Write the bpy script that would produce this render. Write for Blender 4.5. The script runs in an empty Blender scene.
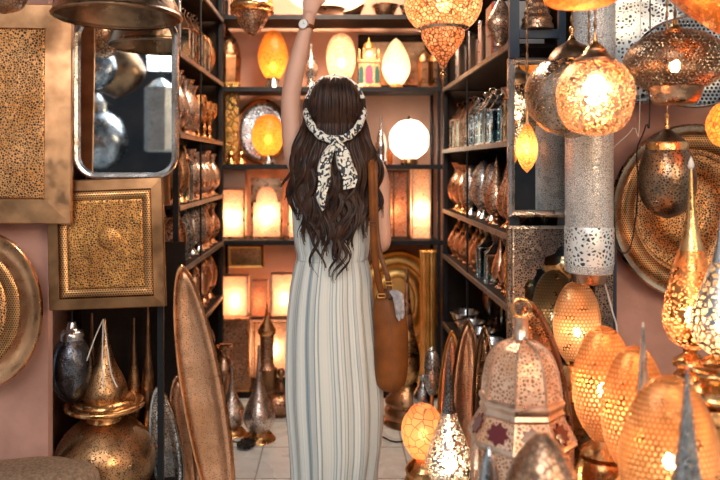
import bpy, bmesh, math, random
from math import sin, cos, pi, sqrt, radians
from mathutils import Vector, Matrix, Euler
random.seed(7)
S = bpy.context.scene
COL = S.collection
F = 700.0; EYE = 1.33; VX = 333.0; VY = 165.0
def X(px, D): return (px - VX) / F * D
def Z(py, D): return EYE + (VY - py) / F * D
def W(px, py, D): return Vector((X(px, D), D, Z(py, D)))

# ------------------------------------------------------------------ materials
class NT:
    def __init__(s, name):
        s.m = bpy.data.materials.new(name); s.m.use_nodes = True
        s.t = s.m.node_tree; s.t.nodes.clear()
        s.out = s.n('ShaderNodeOutputMaterial')
    def n(s, typ, **kw):
        nd = s.t.nodes.new(typ)
        for k, v in kw.items(): setattr(nd, k, v)
        return nd
    def l(s, a, b): s.t.links.new(a, b)
    def math(s, op, a, b=None, c=None):
        nd = s.n('ShaderNodeMath', operation=op)
        for i, q in enumerate((a, b, c)):
            if q is None: continue
            if isinstance(q, (int, float)): nd.inputs[i].default_value = q
            else: s.l(q, nd.inputs[i])
        return nd.outputs[0]
    def mix(s, f, a, b):
        nd = s.n('ShaderNodeMix', data_type='RGBA')
        for i, q in ((0, f), (6, a), (7, b)):
            if isinstance(q, (int, float)): nd.inputs[i].default_value = q
            elif isinstance(q, (tuple, list)): nd.inputs[i].default_value = (*q[:3], 1)
            else: s.l(q, nd.inputs[i])
        return nd.outputs[2]
    def coord(s, which='Object'):
        return s.n('ShaderNodeTexCoord').outputs[which]
    def noise(s, vec, scale, detail=3, out=0, rough=.5):
        nd = s.n('ShaderNodeTexNoise'); nd.inputs['Scale'].default_value = scale
        nd.inputs['Detail'].default_value = detail; nd.inputs['Roughness'].default_value = rough
        s.l(vec, nd.inputs['Vector']); return nd.outputs[out]
    def vor(s, vec, scale, feature='F1', dims='3D', rnd=1.0, out='Distance'):
        nd = s.n('ShaderNodeTexVoronoi', feature=feature, voronoi_dimensions=dims)
        nd.inputs['Scale'].default_value = scale; nd.inputs['Randomness'].default_value = rnd
        s.l(vec, nd.inputs['Vector']); return nd.outputs[out]
    def maprange(s, v, a, b, c=0.0, d=1.0):
        nd = s.n('ShaderNodeMapRange'); s.l(v, nd.inputs[0])
        for i, q in enumerate((a, b, c, d)): nd.inputs[i+1].default_value = q
        return nd.outputs[0]
    def bump(s, h, strength, dist=.002):
        nd = s.n('ShaderNodeBump'); nd.inputs['Strength'].default_value = strength
        nd.inputs['Distance'].default_value = dist; s.l(h, nd.inputs['Height']); return nd.outputs[0]
    def bsdf(s, col=None, rough=.5, metal=0.0, normal=None, spec=None):
        nd = s.n('ShaderNodeBsdfPrincipled')
        for k, v in (('Base Color', col), ('Roughness', rough), ('Metallic', metal), ('Specular IOR Level', spec)):
            if v is None: continue
            if isinstance(v, (tuple, list)): nd.inputs[k].default_value = (*v[:3], 1)
            elif isinstance(v, (int, float)): nd.inputs[k].default_value = v
            else: s.l(v, nd.inputs[k])
        if normal is not None: s.l(normal, nd.inputs['Normal'])
        return nd
    def done(s, sh): s.l(sh, s.out.inputs[0]); return s.m

def hexdist(t, scale):
    """distance to nearest point of a hexagonal lattice laid in the UV map (metres)"""
    uv = t.coord('UV')
    sc = t.n('ShaderNodeVectorMath', operation='SCALE'); t.l(uv, sc.inputs[0]); sc.inputs['Scale'].default_value = scale
    outs = []
    for off in ((0, 0, 0), (.5, .866, 0)):
        a = t.n('ShaderNodeVectorMath', operation='ADD'); t.l(sc.outputs[0], a.inputs[0]); a.inputs[1].default_value = off
        w = t.n('ShaderNodeVectorMath', operation='WRAP'); t.l(a.outputs[0], w.inputs[0])
        w.inputs[1].default_value = (.5, .866, .5); w.inputs[2].default_value = (-.5, -.866, -.5)
        ln = t.n('ShaderNodeVectorMath', operation='LENGTH'); t.l(w.outputs[0], ln.inputs[0])
        outs.append(ln.outputs['Value'])
    return t.math('MINIMUM', *outs)

_mc = {}
def metal(name, col, col2=None, rough=.32, pat=None, scale=60, thr=.1, hole='alpha', bump=.3, bscale=70, darkcol=(.015, .01, .008), met0=1.0, liner=(.5, .34, .2), lf=.25):
    if name in _mc: return _mc[name]
    t = NT(name); o = t.coord('Object')
    col2 = col2 or tuple(c * .55 for c in col)
    nz = t.noise(o, 9, 4)
    c = t.mix(t.maprange(nz, .38, .66), col, col2)
    r = t.maprange(t.noise(o, 23, 3), .3, .7, max(.08, rough - .1), rough + .14)
    H = None
    if pat == 'cell':
        H = t.maprange(t.vor(o, scale, 'DISTANCE_TO_EDGE'), thr, thr + .03)
    elif pat == 'dot':
        H = t.maprange(t.vor(o, scale), thr, thr - .06)
    elif pat == 'hex':
        H = t.maprange(hexdist(t, scale), thr, thr - .06)
    elif pat == 'engrave':
        H = t.maprange(t.vor(o, scale, 'DISTANCE_TO_EDGE'), thr, thr - .03)
    hb = t.math('ADD', t.math('MULTIPLY', t.vor(o, bscale, 'SMOOTH_F1'), .8), t.math('MULTIPLY', t.noise(o, 260, 2), .25))
    if H is not None:
        hb = t.math('SUBTRACT', hb, t.math('MULTIPLY', H, .8))
    nrm = t.bump(hb, bump, .004)
    if H is not None and hole == 'dark': c = t.mix(H, c, darkcol)
    met = met0
    if H is not None and hole == 'dark': met = t.math('SUBTRACT', met0, t.math('MULTIPLY', H, met0*.8))
    b = t.bsdf(c, r, met, nrm)
    sh = b.outputs[0]
    if H is not None and hole == 'alpha':
        tr0 = t.n('ShaderNodeBsdfTransparent'); tr0.inputs[0].default_value = (1, .9, .78, 1); tlc = t.n('ShaderNodeBsdfTranslucent'); tlc.inputs[0].default_value = (*liner, 1)
        tr = t.n('ShaderNodeMixShader'); tr.inputs[0].default_value = lf; t.l(tr0.outputs[0], tr.inputs[1]); t.l(tlc.outputs[0], tr.inputs[2]); mx = t.n('ShaderNodeMixShader')
        t.l(H, mx.inputs[0]); t.l(sh, mx.inputs[1]); t.l(tr.outputs[0], mx.inputs[2]); sh = mx.outputs[0]
    _mc[name] = t.done(sh); return _mc[name]

def shade(name, col, col2=None, scale=50, clear=.15, lead=.05, leadcol=(.08, .05, .03), mosaic=True, colrough=.3):
    """lampshade of coloured glass pieces that lets its bulb's light through"""
    if name in _mc: return _mc[name]
    t = NT(name); o = t.coord('Object'); col2 = col2 or col
    if mosaic:
        rc = t.vor(o, scale, out='Color'); sp = t.n('ShaderNodeSeparateColor'); t.l(rc, sp.inputs[0])
        c = t.mix(sp.outputs[0], col, col2)
        L = t.maprange(t.vor(o, scale, 'DISTANCE_TO_EDGE'), lead, lead * .5)
        c = t.mix(L, c, leadcol)
        nrm = t.bump(t.vor(o, scale), .5, .004)
    else:
        c = t.mix(t.maprange(t.noise(o, scale, 4), .35, .65), col, col2); nrm = t.bump(t.noise(o, scale * 2, 2), .3, .003)
    d = t.bsdf(c, colrough, 0.0, nrm)
    tl = t.n('ShaderNodeBsdfTranslucent'); t.l(c, tl.inputs[0])
    m1 = t.n('ShaderNodeMixShader'); m1.inputs[0].default_value = .65; t.l(d.outputs[0], m1.inputs[1]); t.l(tl.outputs[0], m1.inputs[2])
    tr = t.n('ShaderNodeBsdfTransparent'); t.l(c, tr.inputs[0])
    m2 = t.n('ShaderNodeMixShader'); m2.inputs[0].default_value = clear; t.l(m1.outputs[0], m2.inputs[1]); t.l(tr.outputs[0], m2.inputs[2])
    _mc[name] = t.done(m2.outputs[0]); return _mc[name]

def plain(name, col, rough=.6, metal_=0.0, col2=None, nscale=12, bump=0.0, bscale=80, spec=None):
    if name in _mc: return _mc[name]
    t = NT(name); o = t.coord('Object')
    c = t.mix(t.maprange(t.noise(o, nscale, 5), .35, .65), col, col2 or tuple(q * .75 for q in col))
    nrm = t.bump(t.noise(o, bscale, 4), bump, .004) if bump else None
    _mc[name] = t.done(t.bsdf(c, rough, metal_, nrm, spec).outputs[0]); return _mc[name]

def emit(name, col, strength):
    if name in _mc: return _mc[name]
    t = NT(name); e = t.n('ShaderNodeEmission'); e.inputs[0].default_value = (*col, 1); e.inputs[1].default_value = strength
    _mc[name] = t.done(e.outputs[0]); return _mc[name]

def glassm(name, col=(.8, .9, .9), alpha=.25, rough=.05):
    if name in _mc: return _mc[name]
    t = NT(name); g = t.n('ShaderNodeBsdfGlossy'); g.inputs[0].default_value = (*col, 1); g.inputs[1].default_value = rough
    tr = t.n('ShaderNodeBsdfTransparent'); tr.inputs[0].default_value = (*col, 1)
    mx = t.n('ShaderNodeMixShader'); mx.inputs[0].default_value = alpha
    t.l(tr.outputs[0], mx.inputs[1]); t.l(g.outputs[0], mx.inputs[2]); _mc[name] = t.done(mx.outputs[0]); return _mc[name]

BR = (.95, .54, .24); BRD = (.50, .26, .10); CO = (.82, .50, .33); COD = (.36, .19, .10); BZ = (.42, .24, .13); BZD = (.15, .085, .05)
SV = (.78, .80, .80); SVD = (.36, .38, .40); GD = (.95, .46, .16); GDD = (.6, .25, .07)
brass = metal('polished_brass', BR, BRD, .25)
brass_plain = metal('worn_brass_sheet', (.82, .44, .22), (.42, .21, .10), .38, bump=.12, bscale=30)
tray_perf = metal('punched_brass_sheet', (1, .50, .20), (.80, .34, .10), .42, 'cell', 130, .12, 'dark', .3)
tray_perf2 = metal('punched_golden_sheet', (.98, .46, .13), (.62, .25, .06), .38, 'cell', 140, .12, 'dark', .3)
tray_hex = metal('diamond_punched_brass', (.85, .42, .16), (.5, .23, .08), .38, 'hex', 120, .34, 'dark', .2)
brown_sheet = metal('brown_brass_sheet', (.42, .215, .10), (.22, .11, .05), .4, bump=.12, bscale=25)
bronze = metal('dark_bronze', BZ, BZD, .33)
bronze_perf = metal('perforated_bronze', (.5, .29, .17), BZD, .3, 'cell', 120, .13, 'alpha', .25, lf=.05)
dark_perf = metal('perforated_gunmetal', (.17, .18, .21), (.05, .055, .07), .25, 'dot', 150, .40, 'dark', .3)
brass_perf = metal('perforated_brass', (.62, .35, .17), (.34, .18, .08), .34, 'dot', 150, .36, 'dark', .3)
brass_glow = metal('perforated_brass_lamp', (.8, .38, .13), (.5, .2, .06), .3, 'cell', 95, .16, 'alpha', .25, liner=(1, .66, .36), lf=.5)
brass_glow_fine = metal('finely_perforated_brass_lamp', GD, GDD, .3, 'cell', 115, .16, 'alpha', .3)
copper = metal('warm_copper', CO, COD, .28)
copper_glow = metal('perforated_copper_lamp', (.95, .62, .42), (.6, .32, .18), .3, 'cell', 125, .13, 'alpha', .4)
copper_eng = metal('engraved_copper', CO, COD, .3, 'engrave', 70, .09, 'dark', .3, darkcol=(.14, .07, .04))
silver = metal('polished_silver', SV, SVD, .2)
silver_eng = metal('engraved_silver', SV, SVD, .28, 'engrave', 60, .08, 'dark', .3, darkcol=(.12, .10, .09))
silver_perf = metal('perforated_silver', (.9, .92, .9), (.62, .66, .66), .35, 'cell', 80, .2, 'dark', .2, darkcol=(.03, .04, .05), met0=.45)
silver_glow = metal('perforated_silver_lamp', (.62, .55, .48), (.3, .26, .22), .25, 'cell', 115, .14, 'alpha', .3, lf=.08)
silver_lat = metal('lattice_silver', (.8, .84, .84), (.5, .53, .54), .3, 'hex', 75, .36, 'dark', .2)
silver_ham = metal('hammered_white_metal', (.86, .87, .84), (.6, .60, .57), .33, 'engrave', 170, .12, 'dark', .5, darkcol=(.3, .3, .31), met0=.35)
hex_glow = metal('honeycomb_brass_lamp', (.72, .30, .09), (.46, .17, .05), .32, 'hex', 72, .37, 'alpha', .25, liner=(1, .66, .36), lf=.6)
hex_glow_fine = metal('fine_honeycomb_brass_lamp', (.62, .32, .15), (.36, .17, .07), .32, 'hex', 76, .38, 'alpha', .25, liner=(1, .68, .4), lf=.6)
gold = metal('gold_leaf_metal', (1, .60, .20), (.74, .38, .10), .42)
gold_eng = metal('engraved_gold', (.98, .54, .16), (.62, .30, .07), .28, 'engrave', 26, .1, 'dark', .4, darkcol=(.2, .1, .02))
silver_glow_big = metal('pale_spotted_silver_lamp', (.75, .76, .76), (.40, .42, .44), .25, 'cell', 62, .12, 'alpha', .2, liner=(.9, .75, .55), lf=.5)
lantern_metal = metal('copper_white_lantern_metal', (.93, .66, .50), (.70, .38, .22), .4, 'cell', 115, .15, 'dark', .35, darkcol=(.30, .13, .06), met0=.6)
lantern_trim = metal('pale_copper_trim', (.90, .66, .52), (.55, .36, .25), .35, bump=.35, bscale=120)
filigree = metal('carved_filigree', (.34, .28, .24), (.18, .15, .13), .4, 'cell', 125, .14, 'dark', .5, darkcol=(.015, .012, .012))
frame_silver = metal('chased_silver_frame', (.62, .58, .54), (.34, .30, .28), .28, bump=.5, bscale=150)
black_steel = plain('black_steel', (.02, .022, .026), .45, .6)
navy_steel = plain('navy_painted_steel', (.025, .045, .075), .4, .3)
dark_wood = plain('dark_stained_wood', (.020, .013, .010), .7, bump=.3, spec=.15)
plaster = plain('pink_plaster', (.50, .27, .21), .85, 0, (.38, .20, .155), 7, .4, 30)
back_plaster = plain('peach_plaster', (.62, .40, .31), .8, 0, (.54, .34, .26), 5, .2, 25)
leather = plain('tan_leather', (.215, .064, .010), .55, 0, (.13, .037, .006), 14, .12, 150, .25)
leather_d = plain('dark_tan_leather', (.17, .065, .022), .45, 0, (.11, .04, .015), 14, .2, 150)
skin_m = plain('skin', (.66, .38, .28), .5, 0, (.62, .34, .25), 8)
white_cloth = plain('white_cord', (.75, .72, .68), .7)
black_rubber = plain('black_rubber', (.012, .012, .012), .5)
red_glass = plain('dark_red_glass', (.13, .008, .012), .12)
green_glass = plain('green_enamel', (.02, .12, .09), .2)
violet_glass = plain('violet_enamel', (.35, .08, .16), .2)
red_board = plain('red_cardboard', (.38, .03, .03), .5)
grey_board = plain('pale_grey_cardboard', (.42, .42, .42), .5)
rail_m = plain('scuffed_steel_rail', (.22, .19, .17), .4, .5, (.10, .09, .09), 30)
burlap = plain('burlap', (.30, .19, .12), .95, 0, (.16, .10, .06), 120, .8, 220)
clear_glass = glassm('clear_glass')
blue_glass = glassm('bluish_glass', (.6, .78, .82), .35)
bulb_warm = emit('warm_white_bulb_glow', (1, .76, .52), 450)
mirror_m = NT('mirror_glass'); _g = mirror_m.n('ShaderNodeBsdfGlossy'); _g.inputs[0].default_value = (.72, .8, .84, 1); _g.inputs[1].default_value = .02
mirror_m = mirror_m.done(_g.outputs[0])
bulb_m = emit('bulb_glow', (1, .64, .36), 85)
bulb_low = emit('dim_bulb_glow', (1, .62, .34), 55)
bulb_white = emit('white_bulb_glow', (1, .84, .66), 200)
amber_sh = shade('amber_glass', (.85, .37, .06), (.66, .24, .03), 80, .10, .06, (.25, .09, .02))
cream_sh = shade('cream_glass', (.95, .72, .54), (.85, .52, .36), 60, .10, .06, (.4, .22, .12))
white_sh = shade('opal_glass', (1, .93, .84), (1, .9, .8), 10, 0.0, mosaic=False)
frost_sh = shade('frosted_crackle_glass', (1, .90, .78), (1, .78, .60), 80, .12, .06, (.65, .40, .24))
mosaic_sh = shade('mosaic_glass', (1, .66, .42), (.75, .30, .12), 62, .08, .13, (.16, .06, .03))
orange_sh = shade('orange_mosaic_glass', (.95, .36, .09), (.75, .20, .03), 80, .06, .09, (.2, .07, .02))
starglobe_sh = shade('starred_orange_glass', (.95, .48, .24), (.85, .36, .15), 30, .05, .035, (.12, .04, .02))

dark_mirror = NT('smoky_mirror_glass'); _g = dark_mirror.n('ShaderNodeBsdfGlossy'); _g.inputs[0].default_value = (.10, .14, .17, 1); _g.inputs[1].default_value = .05
dark_mirror = dark_mirror.done(_g.outputs[0])
# ------------------------------------------------------------------ mesh builder
def catmull(pts, k=4):
    if len(pts) < 3: return [tuple(p) for p in pts]
    out = []; n = len(pts)
    for i in range(n - 1):
        p0 = pts[max(i-1, 0)]; p1 = pts[i]; p2 = pts[i+1]; p3 = pts[min(i+2, n-1)]
        for j in range(k):
            t = j / k
            out.append(tuple(.5*((2*b)+(-a+c)*t+(2*a-5*b+4*c-d)*t*t+(-a+3*b-3*c+d)*t**3) for a, b, c, d in zip(p0, p1, p2, p3)))
    out.append(tuple(pts[-1])); return out

class MB:
    def __init__(s): s.v = []; s.f = []; s.uv = []
    def face(s, idx, uv=None):
        s.f.append(idx); s.uv.append(uv or [(s.v[i][0], s.v[i][2]) for i in idx])
    def xf(s, M, start=0):
        for i in range(start, len(s.v)): s.v[i] = tuple(M @ Vector(s.v[i]))
        return s
    def lathe(s, prof, seg=28, c=(0, 0, 0), sx=1.0, sy=1.0, phase=0.0, flute=0, fd=0.0):
        base = len(s.v); R = max(p[0] for p in prof) or .01
        arc = [0.0]
        for i in range(1, len(prof)): arc.append(arc[-1] + math.hypot(prof[i][0]-prof[i-1][0], prof[i][1]-prof[i-1][1]))
        for r, z in prof:
            for j in range(seg):
                a = 2*pi*j/seg + phase; rr = max(r, .0002)
                if flute: rr *= 1 + fd*cos(flute*a)
                s.v.append((c[0]+rr*cos(a)*sx, c[1]+rr*sin(a)*sy, c[2]+z))
        circ = 2*pi*R
        for i in range(len(prof)-1):
            for j in range(seg):
                j2 = (j+1) % seg
                s.face((base+i*seg+j, base+i*seg+j2, base+(i+1)*seg+j2, base+(i+1)*seg+j),
                       [(circ*j/seg, arc[i]), (circ*(j+1)/seg, arc[i]), (circ*(j+1)/seg, arc[i+1]), (circ*j/seg, arc[i+1])])
        return s
    def box(s, c, d, M=None):
        b = len(s.v)
        for x in (-.5, .5):
            for y in (-.5, .5):
                for z in (-.5, .5):
                    p = Vector((x*d[0], y*d[1], z*d[2]))
                    if M: p = M @ p
                    s.v.append(tuple(p + Vector(c)))
        for q in ((0,1,3,2), (4,6,7,5), (0,4,5,1), (2,3,7,6), (0,2,6,4), (1,5,7,3)): s.face(tuple(b+i for i in q))
        return s
    def tube(s, pts, rad, seg=8, caps=True, flat=1.0):
        pts = [Vector(p) for p in pts]; n = len(pts); base = len(s.v)
        if not hasattr(rad, '__len__'): rad = [rad]*n
        up = Vector((0, 1, 0)); prev = None; L = 0
        for i, p in enumerate(pts):
            t = (pts[min(i+1, n-1)] - pts[max(i-1, 0)]); t = t.normalized() if t.length > 1e-9 else Vector((0, 0, 1))
            if prev is None:
                a = t.cross(up)
                if a.length < .1: a = t.cross(Vector((1, 0, 0)))
            else: a = prev - t*prev.dot(t)
            a = a.normalized(); prev = a; b = t.cross(a)
            for j in range(seg):
                th = 2*pi*j/seg; q = p + a*cos(th)*rad[i] + b*sin(th)*rad[i]*flat; s.v.append(tuple(q))
            if i < n-1:
                dl = (pts[i+1]-p).length
                for j in range(seg):
                    j2 = (j+1) % seg
                    s.face((base+i*seg+j, base+i*seg+j2, base+(i+1)*seg+j2, base+(i+1)*seg+j), [(j/seg, L), ((j+1)/seg, L), ((j+1)/seg, L+dl), (j/seg, L+dl)])
                L += dl
        if caps:
            s.face(tuple(base+j for j in range(seg))); s.face(tuple(base+(n-1)*seg+j for j in range(seg)))
        return s
    def ell(s, c, r, seg=20, rings=10):
        return s.lathe([(cos(pi*(i/rings-.5)), sin(pi*(i/rings-.5))*r[2]) for i in range(rings+1)], seg, c, r[0], r[1])
    def loft(s, rings, seg=32, wave=None, caps=False):
        """rings: (cx, cy, z, rx, ry)"""
        b = len(s.v); n = len(rings)
        for i, (cx, cy, z, rx, ry) in enumerate(rings):
            for j in range(seg):
                a = 2*pi*j/seg; k = 1 + (wave(i/(n-1), a) if wave else 0); s.v.append((cx+rx*cos(a)*k, cy+ry*sin(a)*k, z))
        for i in range(n-1):
            for j in range(seg):
                j2 = (j+1) % seg
                s.face((b+i*seg+j, b+i*seg+j2, b+(i+1)*seg+j2, b+(i+1)*seg+j), [(j/seg, rings[i][2]), ((j+1)/seg, rings[i][2]), ((j+1)/seg, rings[i+1][2]), (j/seg, rings[i+1][2])])
        if caps:
            s.face(tuple(b+j for j in range(seg))); s.face(tuple(b+(n-1)*seg+j for j in range(seg)))
        return s
    def dish(s, outline, prof, close=True):
        """outline(inset) -> list of (x,z); prof: (inset, y)"""
        b = len(s.v); R = [outline(i) for i, _ in prof]; n = len(R[0])
        for r, (_, y) in zip(R, prof):
            for x, z in r: s.v.append((x, y, z))
        for i in range(len(prof)-1):
            for j in range(n):
                j2 = (j+1) % n; s.face((b+i*n+j, b+i*n+j2, b+(i+1)*n+j2, b+(i+1)*n+j))
        if close: s.face(tuple(b+(len(prof)-1)*n+j for j in range(n)))
        return s
    def prism(s, poly, y0, y1):
        b = len(s.v); n = len(poly)
        for y in (y0, y1):
            for x, z in poly: s.v.append((x, y, z))
        s.face(tuple(b+j for j in range(n))); s.face(tuple(b+n+j for j in range(n)))
        for j in range(n): j2 = (j+1) % n; s.face((b+j, b+j2, b+n+j2, b+n+j))
        return s
    def build(s, name, mat, parent=None, smooth=True, solid=0, bevel=0, angle=50):
        me = bpy.data.meshes.new(name); me.from_pydata(s.v, [], s.f)
        uvl = me.uv_layers.new(name='UVMap'); k = 0
        flat = [c for f in s.uv for p in f for c in p]; uvl.data.foreach_set('uv', flat)
        bm = bmesh.new(); bm.from_mesh(me); bmesh.ops.recalc_face_normals(bm, faces=bm.faces)
        if smooth:
            ang = radians(angle)
            for f in bm.faces: f.smooth = True
            for e in bm.edges:
                if len(e.link_faces) == 2 and e.calc_face_angle(0) > ang: e.smooth = False
        bm.to_mesh(me); bm.free()
        me.materials.append(mat)
        o = bpy.data.objects.new(name, me); COL.objects.link(o)
        if parent: o.parent = parent
        if solid:
            m = o.modifiers.new('thickness', 'SOLIDIFY'); m.thickness = solid; m.offset = 0
        if bevel:
            m = o.modifiers.new('bevel', 'BEVEL'); m.width = bevel; m.segments = 2; m.limit_method = 'ANGLE'
        return o

LABELS = {}
def tag(o, label, cat, group=None):
    o['label'] = label; o['category'] = cat
    if group: o['group'] = group
    return o
def thing(name, label, cat, loc=(0, 0, 0), rot=(0, 0, 0), group=None):
    o = bpy.data.objects.new(name, None); COL.objects.link(o); o.location = loc; o.rotation_euler = rot
    o.empty_display_size = .05
    return tag(o, label, cat, group)
def struct(o): o['kind'] = 'structure'; return o
def dup(root, loc, label, rot=None, group=None, scale=None):
    r = root.copy(); COL.objects.link(r); r.location = loc; r['label'] = label
    if rot is not None: r.rotation_euler = rot
    if group: r['group'] = group
    if scale: r.scale = scale if hasattr(scale, '__len__') else (scale,)*3
    for ch in [c for c in root.children]:
        c = ch.copy(); COL.objects.link(c); c.parent = r
        for g in list(ch.children):
            d = g.copy(); COL.objects.link(d); d.parent = c
    return r

def turned(name, label, cat, cx, D, parts, bulb=None, group=None, bulbmat=None, hang=None, rot=(0, 0, 0), brad=.014):
    """a turned object measured in the photo: parts = (part name, material, [(half width, row)...], options)"""
    low = max(p[1] for q in parts for p in q[2]); z0 = Z(low, D)
    root = thing(name, label, cat, (X(cx, D), D, z0), rot, group)
    k = D / F
    for q in parts:
        op = q[3] if len(q) > 3 else {}
        pr = q[2] if op.get('sharp') else catmull(q[2], op.get('k', 4))
        prof = [(max(0, r)*k, Z(y, D)-z0) for r, y in pr]
        MB().lathe(prof, op.get('seg', 28), sx=op.get('sx', 1), sy=op.get('sy', 1), phase=op.get('phase', 0), flute=op.get('flute', 0), fd=op.get('fd', 0)).build(
            q[0], q[1], root, smooth=not op.get('flat'), angle=op.get('angle', 50))
    if bulb is not None:
        MB().ell((0, 0, Z(bulb, D)-z0), (brad, brad, brad*1.3), 12, 8).build('bulb', bulbmat or bulb_m, root)
    if hang is not None:
        top = Z(hang, D)-z0; L = CEIL - z0
        m = MB(); m.tube([(0, 0, top-.003), (0, 0, L)], .0022, 6)
        nz = int((L-top)/.035)
        for i in range(nz):
            m.ell((0, 0, top+.0175+i*.035), (.005, .005, .014), 8, 5)
        m.build('chain', bronze, root)
    return root
CEIL = 2.75

def rrect(w, h, r, k=6):
    def f(i):
        ww, hh, rr = w-2*i, h-2*i, max(r-i, .002); out = []
        for cx, cz, a0 in ((ww/2-rr, hh/2-rr, 0), (-ww/2+rr, hh/2-rr, 90), (-ww/2+rr, -hh/2+rr, 180), (ww/2-rr, -hh/2+rr, 270)):
            for j in range(k+1):
                a = radians(a0+90*j/k); out.append((cx+rr*cos(a), cz+rr*sin(a)))
        return out
    return f
def oval(a, b, n=48):
    return lambda i: [((a-i)*cos(2*pi*j/n), (b-i)*sin(2*pi*j/n)) for j in range(n)]
def leaf(a, b, n=48, p=1.5):
    def f(i):
        out = []
        for j in range(n):
            t = 2*pi*j/n; z = sin(t); x = cos(t)*abs(cos(t))**(p-1) if abs(cos(t)) > 1e-6 else 0
            out.append((max(a-i, .001)*x, (b-i*2)*z))
        return out
    return f

# ------------------------------------------------------------------ setting
def tiles():
    t = NT('floor_tiles'); o = t.coord('Object')
    b = t.n('ShaderNodeTexBrick'); b.offset = 0.0
    b.inputs['Scale'].default_value = 1; b.inputs['Brick Width'].default_value = .33; b.inputs['Row Height'].default_value = .33
    b.inputs['Mortar Size'].default_value = .004; b.inputs['Color1'].default_value = (.68, .74, .76, 1); b.inputs['Color2'].default_value = (.60, .66, .68, 1)
    b.inputs['Mortar'].default_value = (.24, .24, .23, 1); t.l(o, b.inputs['Vector'])
    c = t.mix(t.maprange(t.noise(o, 14, 5), .45, .75, 0, .45), b.outputs[0], (.36, .34, .31))
    return t.done(t.bsdf(c, t.maprange(t.noise(o, 6, 3), .3, .7, .18, .4), 0).outputs[0])
struct(MB().box((0, 1.4, -.05), (4.4, 6.4, .1)).build('floor', tiles()))
struct(MB().box((0, 4.38, 1.35), (4.4, .1, 2.9)).build('wall_back', back_plaster))
struct(MB().box((0, 2.95, CEIL+.05), (4.4, 3.0, .1)).build('ceiling', dark_wood))
struct(MB().box((-1.16, 3.41, 1.35), (.08, 1.86, 2.9)).build('wall_left', plaster))
struct(MB().box((1.16, 3.44, 1.35), (.08, 1.8, 2.9)).build('wall_right', plaster))
# plaster piers that flank the opening
DL = 2.36
struct(MB().box(((X(48, DL)-1.9)/2, DL+.02, 1.35), (1.9+X(48, DL), .04, 2.9)).build('wall_left_pier', plaster))
DR = 2.42
struct(MB().box(((X(610, DR)+2.2)/2, DR+.02, 1.35), (2.2-X(610, DR), .04, 2.9)).build('wall_right_pier', plaster))

# ------------------------------------------------------------------ back shelving
def shelf_unit():
    r = thing('shelving_unit', 'black steel shelving standing against the peach back wall of the shop', 'shelf', (0, 4.0, 0))
    for x in (-.65, .605):
        for y in (0, .29): MB().box((x, y, 1.35), (.018, .018, 2.7)).build('post', black_steel, r, smooth=False)
    for py in (-60, 16, 88, 165.5, 241):
        z = Z(py, 4.0)
        MB().box((-.02, .145, z-.006), (1.25, .29, .018)).build('shelf_board', black_steel, r, smooth=False)
        MB().box((-.02, -.011, z-.008), (1.29, .012, .026)).build('shelf_rail', black_steel, r, smooth=False)
    MB().box((-.02, .14, .02), (1.27, .30, .04)).build('plinth', dark_wood, r, smooth=False)
    return r
shelf_unit()
BY = 4.12   # depth of things on the back shelves
def zs(py): return Z(py, 4.0) + .004
ZSH = {1: zs(16), 2: zs(88), 3: zs(165.5), 4: zs(241), 5: .041}
def onback(name, label, cat, cx, row, parts, D=BY, **kw):
    """turned thing snapped so its foot rests on back shelf number row"""
    o = turned(name, label, cat, cx, D, parts, **kw); o.location.z = ZSH[row]; return o

# shelf 2 (rows 16-88)
onback('table_lamp', 'amber glass egg lamp glowing on a grey foot, back shelf left of the raised arm', 'lamp', 273, 2,
    [('lamp_shade', amber_sh, [(0, 28), (8, 33), (14, 47), (14.5, 60), (10, 72), (6.5, 77)]), ('base', silver, [(6, 76), (6.5, 79), (9, 86), (9.5, 88), (0, 88)])], bulb=65, brad=.02, bulbmat=bulb_m)
onback('table_lamp', 'pale mottled glass capsule lamp glowing on the back shelf above the headscarf', 'lamp', 341, 2,
    [('lamp_shade', cream_sh, [(0, 31), (9, 36), (14, 48), (14, 64), (10, 76), (5, 81)]), ('base', silver, [(5, 80), (8, 84), (9, 88), (0, 88)])], bulb=62, brad=.022, bulbmat=bulb_m)
onback('table_lamp', 'cream egg lamp with specks glowing in front of dark frame, top back shelf', 'lamp', 396, 2,
    [('lamp_shade', frost_sh, [(0, 37), (6, 43), (13, 58), (14, 70), (9, 81), (5, 84)]), ('base', brass, [(5, 83), (7, 86), (8, 88), (0, 88)])], D=4.08, bulb=71, brad=.02)
onback('vase', 'slim silver vase standing on the back shelf right of the raised forearm', 'vase', 311, 2,
    [('body', silver_eng, [(1.5, 42), (2, 52), (5, 60), (7, 68), (4, 77), (5, 84), (7, 88), (0, 88)])])
onback('lantern', 'dark brown domed lantern behind the left shelf post, top back shelf', 'lantern', 228, 2,
    [('dome', bronze_perf, [(0, 24), (2, 30), (9, 38), (12, 48), (12.5, 54)]), ('body', bronze, [(12, 54), (13, 56), (12, 82), (14, 88), (0, 88)], dict(seg=8, flat=1, sharp=1))], D=4.16)
for cx, l in ((424, 'dark bronze arched lantern beside the cream egg lamp, top back shelf'), (436, 'dark bronze lantern at the right end post of the back shelf')):
    onback('lantern', l, 'lantern', cx, 2, [('dome', brass_perf, [(0, 42), (1.5, 48), (6, 54), (7, 60)]), ('body', bronze, [(7, 60), (6.5, 62), (6, 82), (8, 88), (0, 88)], dict(seg=6, flat=1, sharp=1))], D=4.14)
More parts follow.
